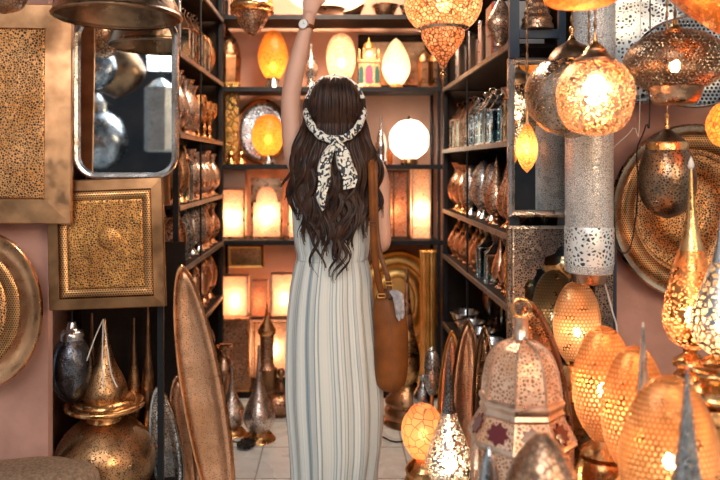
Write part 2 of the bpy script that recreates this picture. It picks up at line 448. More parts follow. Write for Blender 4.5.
# dark frame standing at the back of shelf 2
def framed_panel(name, label, cat, x0, x1, y0, y1, D, wfr, mf, mp, foot=None, rot=(0, 0, 0), extra=0, group=None, rad=.003):
    w = (x1-x0)/F*D; h = (y1-y0)/F*D
    r = thing(name, label, cat, (X((x0+x1)/2, D), D, Z((y0+y1)/2, D)), rot, group)
    if foot is not None: r.location.z = foot + h/2
    f = rrect(w, h, rad, 4); ww = wfr/F*D
    MB().dish(f, [(0, .012), (0, -.006), (ww*.25, -.012), (ww*.8, -.006), (ww, .002)], close=False).build('frame', mf, r, angle=25)
    MB().dish(rrect(w-2*ww, h-2*ww, max(rad-ww, .002), 4), [(-.001, .006), (-.001, .004)]).build('panel', mp, r)
    return r
framed_panel('picture_frame', 'large dark square frame standing behind cream egg lamp, top back shelf', 'frame', 358, 432, 30, 87, 4.26, 7, dark_wood, bronze, ZSH[2])
def mosque_clock():
    D = 4.06; k = D/F
    r = thing('ornament', 'small gilt mosque ornament with green and violet arches, top back shelf', 'ornament', (X(369, D), D, ZSH[2]))
    m = MB(); m.box((0, 0, 1.5*k), (23*k, .05, 3*k)); m.box((0, .0, 14*k), (21*k, .035, 22*k)); m.box((0, 0, 27*k), (23*k, .045, 3*k)); m.box((0, 0, 34*k), (13*k, .03, 12*k))
    m.build('body', brass, r, smooth=False, bevel=.001)
    MB().lathe([(0, 52*k), (1*k, 47*k), (5*k, 44*k), (6*k, 40*k)], 16).build('dome', gold, r)
    def arch(cx, w, h, z0): return [(cx-w/2, z0), (cx+w/2, z0), (cx+w/2, z0+h*.7)] + [(cx+w/2*cos(a), z0+h*.7+h*.3*sin(a)) for a in (.6, 1.2, 1.57, 1.95, 2.5)] + [(cx-w/2, z0+h*.7)]
    MB().prism(arch(0, 7*k, 18*k, 5*k), -.021, -.018).build('arch_panel', violet_glass, r, smooth=False)['label'] = 'violet arched panel'
    for s in (-1, 1): MB().prism(arch(s*8*k, 4.5*k, 17*k, 5*k), -.021, -.018).build('arch_panel', green_glass, r, smooth=False)['label'] = 'green arched panel'
    MB().lathe([(0, 0), (3.5*k, 0), (3.5*k, .003), (0, .003)], 18).xf(Matrix.Translation((0, -.016, 34*k)) @ Matrix.Rotation(pi/2, 4, 'X')).build('medallion', white_cloth, r)
    for s in (-1, 1): MB().lathe([(0, 40*k), (1.2*k, 36*k), (2*k, 30*k), (2*k, 28*k)], 10, (s*9.5*k, 0, 0)).build('turret', brass, r)
mosque_clock()

for cx, w_, mt, l in ((262, 12, brass, 'brass bowl on the uppermost back shelf left of the raised hand'), (352, 13, bronze, 'dark bronze bowl on the uppermost back shelf right of the raised hand'), (385, 14, copper, 'copper bowl on the uppermost back shelf near the mosaic globe'), (408, 9, silver, 'silver bowl on the uppermost back shelf beside the copper bowl')):
    onback('bowl', l, 'bowl', cx, 1, [('body', mt, [(w_, 2), (w_*.95, 3), (w_*.7, 10), (w_*.35, 14), (w_*.4, 16), (0, 16)])])
# shelf 3 (rows 88-165)
def boxthing(name, label, cat, x0, x1, y0, D, foot, dep, mat, part='body', group=None, h=None, rz=0):
    k = D/F; w = (x1-x0)*k; hh = h if h else foot and (Z(y0, D)-foot)
    r = thing(name, label, cat, (X((x0+x1)/2, D), D, foot), (0, 0, rz), group)
    MB().box((0, 0, hh/2), (w, dep, hh)).build(part, mat, r, smooth=False, bevel=.002)
    return r, w, hh
r, w, hh = boxthing('box_lamp', 'tall narrow golden textured box lamp by the left post, middle back shelf', 'lamp', 226, 239, 84, 4.10, ZSH[3], .05, gold_eng)
MB().box((0, 0, hh+.004), (w*1.1, .056, .008)).build('cap', gold, r, smooth=False); MB().box((0, 0, .006), (w*1.25, .066, .012)).build('foot', gold, r, smooth=False)
def plate(name, label, cat, cx, cy, a, b, D, zones, rot=(0, 0, 0), shape='oval', foot=None, group=None, solid=.002, p=1.5):
    """dished plate; a, b half sizes in photo units; zones: (part, material, [(inset fraction, depth)], close)"""
    k = D/F; r = thing(name, label, cat, W(cx, cy, D), rot, group)
    fn = oval(a*k, b*k) if shape == 'oval' else leaf(a*k, b*k, p=p)
    if foot is not None: r.location.z = foot + b*k
    for nm, mat, pr, cl in zones:
        MB().dish(fn, [(i*min(a, b)*k, y) for i, y in pr], cl).build(nm, mat, r, solid=solid, angle=30)
    return r
plate('tray', 'large round grey metal tray leaning behind the amber globe lamp, middle back shelf', 'tray', 262, 132, 27, 33, 4.24,
      [('rim', bronze, [(0, -.012), (.06, -.014), (.16, .0)], False), ('panel', silver_eng, [(.16, 0), (.3, .008), (.6, .01)], True)], (radians(-6), 0, 0), foot=ZSH[3])
onback('table_lamp', 'amber mosaic globe lamp glowing on a small silver foot, middle back shelf', 'lamp', 268, 3,
    [('lamp_shade', amber_sh, [(4, 115), (11, 119), (16.5, 132), (16, 142), (10, 152), (5, 155)]), ('base', silver, [(4.5, 154), (6, 158), (8, 165), (0, 165)])], D=4.13, bulb=140, brad=.022)
onback('table_lamp', 'bright white opal globe lamp with a tiny finial, middle back shelf', 'lamp', 409, 3,
    [('lamp_shade', white_sh, [(2, 120), (10, 122), (18, 131), (19.5, 141), (17, 151), (9, 158), (6, 159)]), ('finial', brass, [(0, 114), (1, 117), (2.5, 120), (2, 121)]), ('base', brass, [(6, 158), (8, 159), (8, 165), (0, 165)])], D=4.13, bulb=140, brad=.03, bulbmat=bulb_white)
onback('bottle', 'silver glass bottle with thin neck beside the opal globe, middle back shelf', 'bottle', 381, 3,
    [('body', silver, [(1, 117), (1.2, 128), (4, 136), (6, 146), (5, 155), (6.5, 165), (0, 165)])], D=4.1)
onback('ornament', 'tiny orange glass ornament between bottle and opal globe, middle back shelf', 'ornament', 390, 3,
    [('body', orange_sh, [(0, 148), (2.5, 153), (3, 160), (2, 165), (0, 165)])], D=4.04)
for i, (cx, w) in enumerate(((231, 5), (241, 5))):
    onback('candle_holder', 'small brass candle holder by the narrow golden box lamp, ' + ('nearer the post' if i == 0 else 'nearer the round tray'), 'candle holder', cx, 3,
       [('body', brass, [(w*.5, 152), (w*.8, 155), (w*.3, 158), (w, 163), (w, 165), (0, 165)])], D=4.02)
# lit box lanterns
def box_lantern(label, x0, x1, y0, row, D, dep=.09, mf=None, mp=None, bulb=True, arch=False, bm_=None, div=0, name='box_lantern'):
    mf = mf or copper; mp = mp or frost_sh
    k = D/F; w = (x1-x0)*k; z0 = ZSH[row]; h = Z(y0, D)-z0
    r = thing(name, label, 'lantern', (X((x0+x1)/2, D), D, z0)); t = max(.006, w*.07)
    m = MB()
    for sx in (-1, 1):
        for sy in (-1, 1): m.box((sx*(w/2-t/2), sy*(dep/2-t/2), h/2), (t, t, h))
    m.box((0, 0, t/2), (w, dep, t)); m.box((0, 0, h-t/2), (w, dep, t))
    for d in range(div): m.box(((d+1)*w/(div+1)-w/2, -dep/2+t/2, h/2), (t*.8, t*.8, h))
    m.build('frame', mf, r, smooth=False, bevel=.001)
    if arch:
        zt = h-t; iw = w/2-t
        poly = [(-iw, zt), (-iw, zt*.62)] + [(-iw*.8*cos(a), zt*.62+zt*.28*sin(a)) for a in [i*pi/10 for i in range(11)]] + [(iw, zt*.62), (iw, zt)]
        MB().prism(poly, -dep/2-.002, -dep/2+.003).build('arch_plate', mf, r, smooth=False)
    m = MB()
    for sy in (-1, 1): m.box((0, sy*(dep/2-t/2), h/2), (w-2*t, .002, h-2*t))
    for sx in (-1, 1): m.box((sx*(w/2-t/2), 0, h/2), (.002, dep-2*t, h-2*t))
    m.build('glass_panes', mp, r, smooth=False)
    if bulb:
        MB().ell((0, 0, h*.4), (.019, .019, .026), 12, 8).build('bulb', bm_ or bulb_warm, r)
    return r
box_lantern('plain cream lit box lantern at the left post, third back shelf', 220, 246, 188, 4, 4.14, .1, mf=copper)
boxthing('box', 'blank cream box lying on top of the leftmost lit lantern, third back shelf', 'box', 221, 246, 168, 4.14, Z(188, 4.14)+ .002 + (ZSH[4]-Z(241, 4.14))*0, .1, back_plaster, h=.118)
box_lantern('lit lantern with an arched copper face, third back shelf left of the woman', 252, 283, 178, 4, 4.14, .1, arch=True)
box_lantern('lit lantern partly hidden by the woman back, third back shelf', 288, 312, 182, 4, 4.14, .1)
box_lantern('dim brown-glass lantern seen between arm and white-framed lantern, third back shelf', 378, 408, 170, 4, 4.14, .1, mf=bronze, mp=cream_sh, div=1, bm_=bulb_low)
box_lantern('white-framed lit lantern with crackle glass at right post, third back shelf', 411, 430, 168, 4, 4.12, .1, mf=lantern_trim)
# shelf 5 (floor level bay, rows 241-395)
def stand(label, x0, x1, ztop, D=4.13, dep=.22, mat=None):
    r = thing('display_stand', label, 'stand', (X((x0+x1)/2, D), D, ZSH[5])); w = (x1-x0)/F*D; h = ztop-ZSH[5]
    MB().box((0, 0, h-.008), (w, dep, .016)).build('top', mat or dark_wood, r, smooth=False)
    for s in (-1, 1):
        for q in (-1, 1): MB().box((s*(w/2-.008), q*(dep/2-.008), (h-.016)/2), (.014, .014, h-.016)).build('leg', mat or dark_wood, r, smooth=False)
    return r
stand('low open stand that carries the glowing box lamps in the lower back bay', 221, 330, Z(317, 4.1), dep=.12, D=4.16, mat=bronze)
ZC = Z(317, 4.1)+.001
for x0, x1, y0, l, m_, bb in ((221, 249, 275, 'bright crackle-glass box lamp at the left post, lower back bay', frost_sh, bulb_warm), (252, 268, 280, 'narrow orange-lit box lamp between two bright ones, lower back bay', cream_sh, bulb_low), (271, 300, 273, 'bright crackle-glass box lamp nearest the dress, lower back bay', frost_sh, bulb_warm)):
    o = box_lantern(l, x0, x1, y0, 5, 4.16, .09, mp=m_, bm_=bb, mf=lantern_trim, name='box_lamp')
    o.location.z = ZC; 
    hh = Z(y0, 4.16) - ZC; o.scale.z = hh/(Z(y0, 4.16)-ZSH[5])
framed_panel('tray', 'wide brass tray hanging below the third back shelf left of the dress', 'tray', 228, 264, 245, 268, 4.05, 3, gold, brass_perf).rotation_euler = (radians(8), 0, 0)
r, w, hh = boxthing('box_lantern', 'square hammered brass box standing on the floor plinth at left post', 'lantern', 219, 250, 317, 4.03, .041, .09, copper_eng)
framed = MB().dish(rrect(w, hh, .002, 3), [(0, -.046), (.0, -.052), (.008, -.052), (.010, -.046)], False)
framed.xf(Matrix.Translation((0, 0, hh/2))); framed.build('frame', brass, r, angle=25)
r, w, hh = boxthing('box_lamp', 'glowing crackle-glass panel lamp behind the brass tower lantern, lower back bay', 'lamp', 252, 292, 322, 4.26, .041, .03, frost_sh, part='glass_panel')
MB().tube([(-w*.42, -.02, .0), (-w*.42, -.02, hh), (w*.42, -.02, hh), (w*.42, -.02, 0)], .005, 6).build('frame', brass, r)
MB().ell((0, .03, hh*.5), (.02, .01, .03), 10, 6).build('bulb', bulb_warm, r)
onback('tower_lantern', 'brass minaret lantern with conical roof on the plinth left of the dress', 'lantern', 267, 5,
   [('finial', brass, [(0, 296), (.8, 305), (2, 316)]), ('roof', brass_perf, [(2, 316), (5, 322), (8.5, 329)]), ('gallery', brass, [(9, 329), (9, 333), (7, 335)], dict(sharp=1)),
    ('body', copper_eng, [(7, 335), (6.5, 362), (7.5, 366), (9, 368)], dict(sharp=1)), ('base', bronze, [(10, 368), (10, 388), (12, 391), (0, 391)], dict(sharp=1, seg=8, flat=1))], D=3.99)
onback('candle_holder', 'tiny dark brass candle holder beside the minaret lantern on the plinth', 'candle holder', 281, 5, [('body', bronze, [(3, 368), (4, 372), (1.5, 378), (4.5, 390), (0, 390)])], D=3.99)
# right part of lower bay
plate('tray', 'huge round gold tray with embossed rings standing behind the leather bag', 'tray', 398, 302, 44, 52, 4.2,
   [('rim', gold, [(0, -.01), (.05, -.02), (.12, 0)], False), ('band', gold, [(.12, 0), (.3, .008), (.34, -.004), (.4, .006)], False), ('centre', gold, [(.4, .006), (.6, .012), (.64, .0), (.85, .0)], True)], (radians(-5), 0, 0))
stand('plain dark stand under the huge gold tray in the lower back bay', 372, 436, Z(352, 4.2), D=4.17, dep=.2)
onback('column_vase', 'fluted golden column vase by the right shelf post, lower back bay', 'vase', 428, 5,
   [('body', gold, [(8, 250), (9, 252), (8, 256), (7.5, 300), (8, 345), (10, 362), (11, 391), (0, 391)], dict(seg=96, flute=16, fd=.06, k=3))], D=4.0)
turned('floor_vase', 'tall brass vase with a slender neck and ringed foot standing behind the bag', 'vase', 407, 3.62,
   [('neck', copper, [(1.5, 268), (2, 285), (4, 305), (7, 330)]), ('body', brass, [(7, 330), (12, 350), (13, 366), (10, 380), (12, 388)]), ('base', bronze, [(12, 388), (21, 398), (22, 402), (20, 405), (23, 410), (22, 416), (25, 422), (0, 422)], dict(k=2))])

# ------------------------------------------------------------------ things on the floor at the back left
def floor_bottle(label, cx, base, top, w, mat=copper_eng, D=None):
    D = D or EYE*F/(base-VY); hh = base-top
    P = lambda f: top + hh*f
    return turned('long_neck_bottle', label, 'bottle', cx, D,
      [('neck', mat, [(w*.06, P(0)), (w*.1, P(.08)), (w*.15, P(.25)), (w*.28, P(.42)), (w*.55, P(.55))]), ('body', mat, [(w*.55, P(.55)), (w*.95, P(.70)), (w, P(.78)), (w*.75, P(.88)), (w*.6, P(.91))]),
       ('base', brass, [(w*.6, P(.91)), (w*.85, P(.95)), (w, P(.985)), (w, P(1)), (0, P(1))])])
silver_copper = metal('silvered_copper', (.92, .80, .72), (.62, .48, .40), .28, 'engrave', 80, .06, 'dark', .3, darkcol=(.25, .14, .09))
floor_bottle('long-necked engraved silver-copper bottle standing on the floor tiles left of the dress', 259, 439, 345, 16, silver_copper)
floor_bottle('dumpy long-necked bottle half behind the big brass leaf tray', 232, 433, 360, 14, silver_copper)
turned('jug', 'brown copper jug with curled lip right behind the big brass leaf tray', 'jug', 224, 3.62, [('body', copper, [(5, 346), (7, 349), (5, 356), (10, 368), (11, 380), (7, 398), (8, 414), (10, 422), (0, 422)]), ('rim', copper, [(5, 346), (8, 345), (8, 348)])])
turned('bowl', 'squat engraved copper bowl on the floor behind the long-necked bottle', 'bowl', 279, 3.72, [('body', copper_eng, [(6, 394), (12, 398), (13, 406), (8, 414), (9, 415.2), (0, 415.2)])])
# black cable heap
m = MB(); c0 = Vector((X(246, 3.3), 3.3, .006)); pts = []
for i in range(70):
    a = i*.62; r_ = .020 + .014*sin(i*1.7); pts.append(c0 + Vector((r_*1.3*cos(a), r_*sin(a)*1.6, .004+.012*abs(sin(i*.9)))))
pts += [c0+Vector((-.09, .05, .003)), c0+Vector((-.13, .02, .003))]
m.tube(catmull(pts, 2), .004, 6); m.box((c0.x-.14, c0.y+.01, .012), (.035, .02, .018))
tag(m.build('cable', black_rubber), 'black electric cable coiled on the pale floor tiles by the dress', 'cable')
m = MB(); m.tube(catmull([(.22, 3.45, .005), (.3, 3.35, .005), (.42, 3.42, .005), (.55, 3.5, .005)]), .004, 6)
tag(m.build('cable', black_rubber), 'single black cable running over the floor beside the ringed vase foot', 'cable')

# ------------------------------------------------------------------ side shelving
def side_unit(label, sgn, y0, y1, zl, rod_y, navy=False):
    r = thing('shelving_unit', label, 'shelf', (sgn*.62, y0, 0)); L = y1-y0; dp = .36
    for y in (0.0, L):
        for x in (.012, dp-.012): MB().box((sgn*x, y, 1.36), (.022, .022, 2.72)).build('post', black_steel, r, smooth=False)
    for ry in rod_y: MB().tube([(sgn*.004, ry-y0, 0), (sgn*.004, ry-y0, 2.7)], .005, 8).build('rod', black_steel, r)
    for z in zl:
        MB().box((sgn*dp/2, L/2, z-.008), (dp, L-.024, .014)).build('shelf_board', dark_wood, r, smooth=False)
        MB().box((sgn*.0, L/2, z-.010), (.010, L, .020)).build('shelf_rail', rail_m, r, smooth=False)
    MB().box((sgn*(dp+.006), L/2, 1.36), (.01, L+.02, 2.7)).build('back_panel', dark_wood, r, smooth=False)
    MB().box((sgn*dp/2, L+.016, 1.36), (dp, .01, 2.7)).build('dark_end_sheet', dark_wood, r, smooth=False)  # added dark sheet across the open far end, makes the shelves darker behind
    return r
ZR = [.45, .83, 1.084, 1.416, 1.76, 2.15]; ZL = [.25, .6, .90, 1.165, 1.46, 1.79, 2.15]
side_unit('black shelving unit along the right side of the aisle with cluttered shelves', 1, 2.46, 3.94, ZR, (3.25,))
side_unit('black shelving unit along the left side of the aisle with cluttered shelves', -1, 2.82, 3.94, ZL, (3.3,))

ORD = ['foremost', 'second', 'third', 'fourth', 'fifth', 'sixth', 'seventh', 'eighth', 'ninth', 'tenth', 'eleventh', 'twelfth']
def lathe_proto(name, cat, parts, sc=1.0):
    r = thing(name, '', cat)
    for q in parts:
        op = q[3] if len(q) > 3 else {}
        MB().lathe([(a*sc, b*sc) for a, b in (q[2] if op.get('sharp') else catmull(q[2], 3))], op.get('seg', 20), sx=op.get('sx', 1), sy=op.get('sy', 1), phase=op.get('phase', 0)).build(q[0], q[1], r, smooth=not op.get('flat'))
    return r
def p_vase(mat, foot): return lathe_proto('vase', 'vase', [('body', mat, [(.028, .21), (.018, .19), (.014, .165), (.035, .13), (.045, .09), (.035, .05), (.014, .025)]), ('foot', foot, [(.014, .025), (.02, .012), (.032, .004), (.032, 0), (0, 0)])])
def p_goblet(mat): return lathe_proto('goblet', 'goblet', [('cup', mat, [(.034, .17), (.036, .14), (.03, .11), (.012, .09)]), ('stem', mat, [(.012, .09), (.008, .07), (.013, .055), (.007, .035), (.012, .018)]), ('foot', mat, [(.012, .018), (.03, .006), (.03, 0), (0, 0)])])
def p_egg(mat, foot): return lathe_proto('egg_ornament', 'ornament', [('body', mat, [(0, .235), (.018, .22), (.038, .17), (.044, .12), (.034, .07), (.015, .045)]), ('foot', foot, [(.015, .046), (.012, .03), (.028, .008), (.03, 0), (0, 0)])])
def p_tear(mat, foot): return lathe_proto('teardrop_ornament', 'ornament', [('body', mat, [(0, .27), (.005, .24), (.016, .19), (.04, .12), (.046, .08), (.034, .045), (.014, .03)]), ('foot', foot, [(.014, .031), (.013, .02), (.03, .006), (.03, 0), (0, 0)])])
def p_teapot(mat):
    r = lathe_proto('teapot', 'teapot', [('body', mat, [(.02, .13), (.028, .12), (.05, .08), (.052, .05), (.035, .02), (.028, .008), (.034, 0), (0, 0)]), ('lid', mat, [(0, .175), (.006, .168), (.004, .158), (.012, .148), (.022, .13)])])
    MB().tube(catmull([(.045, 0, .05), (.07, 0, .06), (.08, 0, .1), (.095, 0, .125)]), [.011]*4+[.009]*4+[.006]*4+[.006], 8).build('spout', mat, r)
    MB().tube(catmull([(-.04, 0, .1), (-.075, 0, .115), (-.085, 0, .075), (-.048, 0, .04)]), .005, 8).build('handle', mat, r)
    return r
def p_lantern(mat, glass, w=.075, h=.19, name='glass_lantern'):
    r = thing(name, '', 'lantern'); m = MB(); t = .007; bh = h*.66
    for sx in (-1, 1):
        for sy in (-1, 1): m.box((sx*(w/2-t/2), sy*(w/2-t/2), bh/2), (t, t, bh))
    for z in (t/2, bh-t/2):
        for s in (-1, 1): m.box((0, s*(w/2-t/2), z), (w, t, t)); m.box((s*(w/2-t/2), 0, z), (t, w, t))
    m.box((0, 0, .003), (w*1.12, w*1.12, .006)); m.build('frame', mat, r, smooth=False)
    MB().lathe([(.0, h*.96), (.008, h*.93), (.012, h*.88), (w*.5, bh+.012), (w*.75, bh), (0, bh)], 4, phase=pi/4).build('roof', mat, r, smooth=False)
    MB().tube([(.012*cos(a), 0, h*.99+.012*sin(a)) for a in [i*pi/6 for i in range(13)]], .002, 6, caps=False).build('ring', mat, r)
    m = MB()
    for s in (-1, 1): m.box((0, s*(w/2-t/2), bh/2), (w-2*t, .0015, bh-2*t)); m.box((s*(w/2-t/2), 0, bh/2), (.0015, w-2*t, bh-2*t))
    m.build('glass_panes', glass, r, smooth=False)
    MB().lathe([(0, .05), (.012, .05), (.012, .006), (0, .006)], 12).build('candle', white_cloth, r)
    return r
def p_ovaltray(mat, mat2, a=.085, b=.12):
    r = thing('oval_tray', '', 'tray')
    M_ = Matrix.Translation((0, 0, b))
    MB().dish(oval(a, b, 32), [(0, -.008), (.008, -.01), (.02, .002)], False).xf(M_).build('rim', mat, r, solid=.002)
    MB().dish(oval(a, b, 32), [(.02, .002), (.04, .006), (.06, .006)], True).xf(M_).build('centre', mat2, r, solid=.002)
    return r
def p_leaf(mat, mat2, a=.05, b=.13):
    r = thing('leaf_plaque', '', 'plaque'); M_ = Matrix.Translation((0, 0, b))
    MB().dish(leaf(a, b, 32), [(0, 0), (.006, -.006), (.012, -.002)], False).xf(M_).build('rim', mat, r, solid=.002)
    MB().dish(leaf(a, b, 32), [(.012, -.002), (.03, -.012), (.045, -.016)], True).xf(M_).build('panel', mat2, r, solid=.002)
    return r
def p_frame(mf, mp, w=.16, h=.22):
    r = thing('picture_frame', '', 'frame'); M_ = Matrix.Translation((0, 0, h/2))
    MB().dish(rrect(w, h, .004, 3), [(0, .01), (0, -.006), (.006, -.012), (.018, -.008), (.022, .002)], False).xf(M_).build('frame', mf, r, angle=25)
    MB().dish(rrect(w-.044, h-.044, .003, 3), [(-.002, .005), (-.002, .003)]).xf(M_).build('panel', mp, r, smooth=False)
    return r
def p_can(mat, r_=.035, h=.16):
    return lathe_proto('metal_canister', 'canister', [('body', mat, [(0, h), (r_*.8, h), (r_, h-.006), (r_, .008), (r_*1.05, 0), (0, 0)], dict(sharp=1)), ('lid', gold, [(0, h+.02), (.006, h+.016), (.005, h+.008), (r_*1.04, h+.003), (r_*1.06, h-.012)], dict(sharp=1))])
def p_bowl(mat): return lathe_proto('bowl', 'bowl', [('body', mat, [(.07, .07), (.068, .068), (.055, .03), (.028, .012), (.03, 0), (0, 0)]), ('rim', mat, [(.066, .068), (.072, .072), (.072, .066)])])

used = set()
def row(proto, word, shelf_word, sgn, z, ys, x, adjs, rz=0, group=None, sc=1.0, jx=.01):
    """a row of copies of one kind along a side shelf; adjs gives each its own distinguishing words"""
    n = len(ys)
    for i, y in enumerate(ys):
        lab = f'{adjs}{word}, {ORD[i] if i else "foremost"} in its row, {shelf_word}' if n > 1 else f'{adjs}{word} on the {shelf_word}'
        if i == n-1 and n > 2: lab = f'{adjs}{word}, farthest in its row, {shelf_word}'
        s_ = sc*(1+random.uniform(-.06, .06)); loc = (sgn*(x+random.uniform(-jx, jx)), y, z+.0005)
        if id(proto) not in used:
            used.add(id(proto)); proto.location = loc; proto.rotation_euler = (0, 0, rz+random.uniform(-.12, .12)); proto.scale = (s_,)*3; proto['label'] = lab
            if group: proto['group'] = group
        else: dup(proto, loc, lab, (0, 0, rz+random.uniform(-.12, .12)), group, s_)
def sp(a, b, n): return [a+(b-a)*i/(n-1) for i in range(n)] if n > 1 else [a]

_x = 0
R1 = 'top right shelf'; R2 = 'second right shelf'; R3 = 'third right shelf'; R4 = 'fourth right shelf'; R5 = 'lowest right shelf'
L1 = 'top left shelf'; L2 = 'second left shelf'; L3 = 'third left shelf'; L4 = 'fourth left shelf'; L5 = 'fifth left shelf'
# right, top shelf
row(p_frame(frame_silver, grey_board, .15, .24), 'silver picture frame standing side-on', R1, 1, 1.76, sp(3.0, 3.75, 4), .70, '', 1.15, 'silver frames on the top right shelf')
row(p_egg(copper_eng, copper), 'engraved copper egg ornament', R1, 1, 1.76, sp(3.12, 3.6, 3), .80, '', 0, 'copper eggs on the top right shelf', .9)
def carton(label, loc, d, rz=0):
    r = thing('carton', label, 'box', loc, (0, 0, rz))
    MB().box((0, 0, d[2]/2), d).build('body', grey_board, r, smooth=False, bevel=.001)
    MB().box((-.0005, -d[1]*.36, d[2]/2), (d[0]+.003, d[1]*.22, d[2]+.002)).build('red_band', red_board, r, smooth=False)['label'] = 'red stripe along the edge'
carton('grey carton with red stripe, lower of two stacked on the top right shelf', (.74, 2.86, 1.7605), (.2, .15, .10))
carton('grey carton with red stripe, upper of two stacked on the top right shelf', (.74, 2.86, 1.8625), (.2, .15, .12))
turned('leaf_lamp', 'copper leaf-shaped lamp standing at the front of the top right shelf', 'lamp', 501, 2.56,
   [('body', copper_eng, [(0, -6), (5, 4), (13, 18), (14, 26), (8, 38), (4, 44)], dict(sy=.6)), ('foot', copper, [(4, 43), (6, 46), (9, Z and 165-(1.761-1.33)*700/2.56), (0, 165-(1.761-1.33)*700/2.56)])])
# right, second shelf
row(p_lantern(silver, blue_glass), 'small silver lantern with clear panes', R2, 1, 1.416, sp(2.72, 3.3, 6), .68, '', 0, 'silver lanterns on the second right shelf', 1.15)
row(p_lantern(copper, clear_glass, .085, .24), 'brown copper lantern with clear panes', R2, 1, 1.416, sp(3.45, 3.85, 4), .70, '', 0, 'copper lanterns on the second right shelf')
row(p_teapot(silver), 'shiny silver teapot behind the lanterns', R2, 1, 1.416, sp(2.66, 3.3, 4), .86, '', 1.45, 'silver teapots on the second right shelf', 1.35)
row(p_lantern(brass, clear_glass, .07, .27), 'tall brass lantern with clear panes', R2, 1, 1.416, sp(2.54, 2.62, 2), .67, '', 0, 'brass lanterns on the second right shelf', .9)
# right, third shelf
row(p_tear(copper_eng, copper), 'pointed copper teardrop ornament', R3, 1, 1.084, sp(2.56, 2.9, 3), .68, '', 0, 'copper teardrops on the third right shelf', 1.1)
row(p_ovaltray(silver, silver_eng), 'upright oval silver tray', R3, 1, 1.084, sp(2.66, 3.1, 4), .80, '', 1.2, 'silver trays on the third right shelf')
row(p_egg(silver_eng, silver), 'engraved silver egg ornament', R3, 1, 1.084, sp(3.05, 3.45, 4), .69, '', 0, 'silver eggs on the third right shelf', 1.1)
row(p_vase(copper, brass), 'curvy copper vase', R3, 1, 1.084, sp(3.55, 3.88, 4), .69, '', 0, 'copper vases on the third right shelf', 1.2)
# right, fourth shelf
row(p_can(gold_eng), 'gold engraved canister', R4, 1, .83, sp(2.56, 2.66, 2), .68, '', 0, 'gold canisters on the fourth right shelf')
row(p_can(silver_lat, .034, .19), 'lattice silver canister', R4, 1, .83, sp(2.54, 2.64, 2), .78, '', 0, 'silver canisters on the fourth right shelf')
row(p_tear(copper, copper), 'smooth copper bottle ornament', R4, 1, .83, sp(2.74, 2.84, 2), .69, '', 0, 'copper bottles on the fourth right shelf', .85)
row(p_lantern(silver, blue_glass, .09, .2, 'house_lantern'), 'house-shaped silver lantern with clear panes', R4, 1, .83, sp(2.96, 3.12, 2), .69, '', 0, 'house lanterns on the fourth right shelf')
row(p_teapot(copper), 'copper teapot', R4, 1, .83, sp(3.3, 3.85, 5), .70, '', 1.4, 'copper teapots on the fourth right shelf', 1.15)
row(p_goblet(silver), 'silver goblet', R4, 1, .83, sp(3.25, 3.75, 5), .82, '', 0, 'silver goblets on the fourth right shelf', 1.1)
# right, lowest shelf
row(p_bowl(silver), 'silver bowl', R5, 1, .45, sp(2.75, 3.8, 6), .71, '', 0, 'silver bowls on the lowest right shelf', 1.15)
row(p_ovaltray(silver, silver, .1, .16), 'leaning oval silver platter', R5, 1, .45, sp(2.8, 3.7, 5), .84, '', 1.2, 'silver platters on the lowest right shelf')
plate('brass_disc', 'small polished brass disc leaning at the front of the lowest right shelf', 'plate', 500, 318, 14, 15, 2.52,
   [('rim', gold, [(0, 0), (.15, -.004), (.25, 0)], False), ('centre', brass, [(.25, 0), (.6, .004)], True)], (radians(-10), 0, radians(-35)), foot=.451)
row(p_vase(silver_copper, copper), 'tall silvered vase behind the copper lanterns', R2, 1, 1.416, sp(3.5, 3.85, 3), .87, '', 0, 'silvered vases on the second right shelf', 1.4)
row(p_egg(bronze_perf, bronze), 'dark bronze egg ornament behind the silver eggs', R3, 1, 1.084, sp(3.2, 3.85, 5), .86, '', 0, 'bronze eggs on the third right shelf', 1.15)
row(p_vase(silver, silver), 'tall silver vase behind the canisters and lanterns', R4, 1, .83, sp(2.76, 3.15, 4), .87, '', 0, 'silver vases on the fourth right shelf', 1.05)
row(p_egg(copper_eng, copper), 'engraved copper egg ornament behind the silver bowls', R5, 1, .45, sp(3.75, 3.87, 2), .88, '', 0, None, 1.2)
row(p_teapot(silver_eng), 'engraved silver coffee pot in the lowest bay', R5, 1, .45, sp(2.69, 2.69, 1), .72, '', 1.5, None, 1.5)
row(p_lantern(bronze, clear_glass, .09, .27, 'bronze_lantern'), 'bronze lantern with clear panes behind the frames', R1, 1, 1.76, sp(3.15, 3.8, 4), .88, '', 0, 'bronze lanterns on the top right shelf', 1.1)
# left shelves
def rowL(*a, **k): row(*a, **k)
row(p_egg(bronze_perf, bronze), 'dark bronze egg ornament behind the copper lanterns', L1, -1, 1.79, sp(3.3, 3.8, 4), .87, '', 0, 'bronze eggs on the top left shelf', 1.25)
row(p_tear(silver_copper, copper), 'silver-copper teardrop ornament behind the eggs', L4, -1, .90, sp(2.95, 3.8, 6), .87, '', 0, 'teardrops on the fourth left shelf', .86)
row(p_vase(silver_copper, copper), 'squat silver-copper vase on the bottom board', 'bottom left shelf', -1, .25, sp(2.92, 3.85, 6), .70, '', 0, 'vases on the bottom left shelf', 1.35)
row(p_frame(frame_silver, mirror_m, .2, .26), 'silver-framed square mirror tile', L1, -1, 1.79, sp(2.94, 3.12, 2), .72, '', -1.0, 'mirror tiles on the top left shelf')
row(p_lantern(copper, clear_glass, .09, .27), 'copper lantern with clear panes', L1, -1, 1.79, sp(3.26, 3.62, 4), .70, '', 0, 'copper lanterns on the top left shelf')
row(p_egg(brass_perf, brass), 'dark brass egg ornament', L1, -1, 1.79, sp(3.72, 3.86, 2), .69, '', 0, None, 1.0)
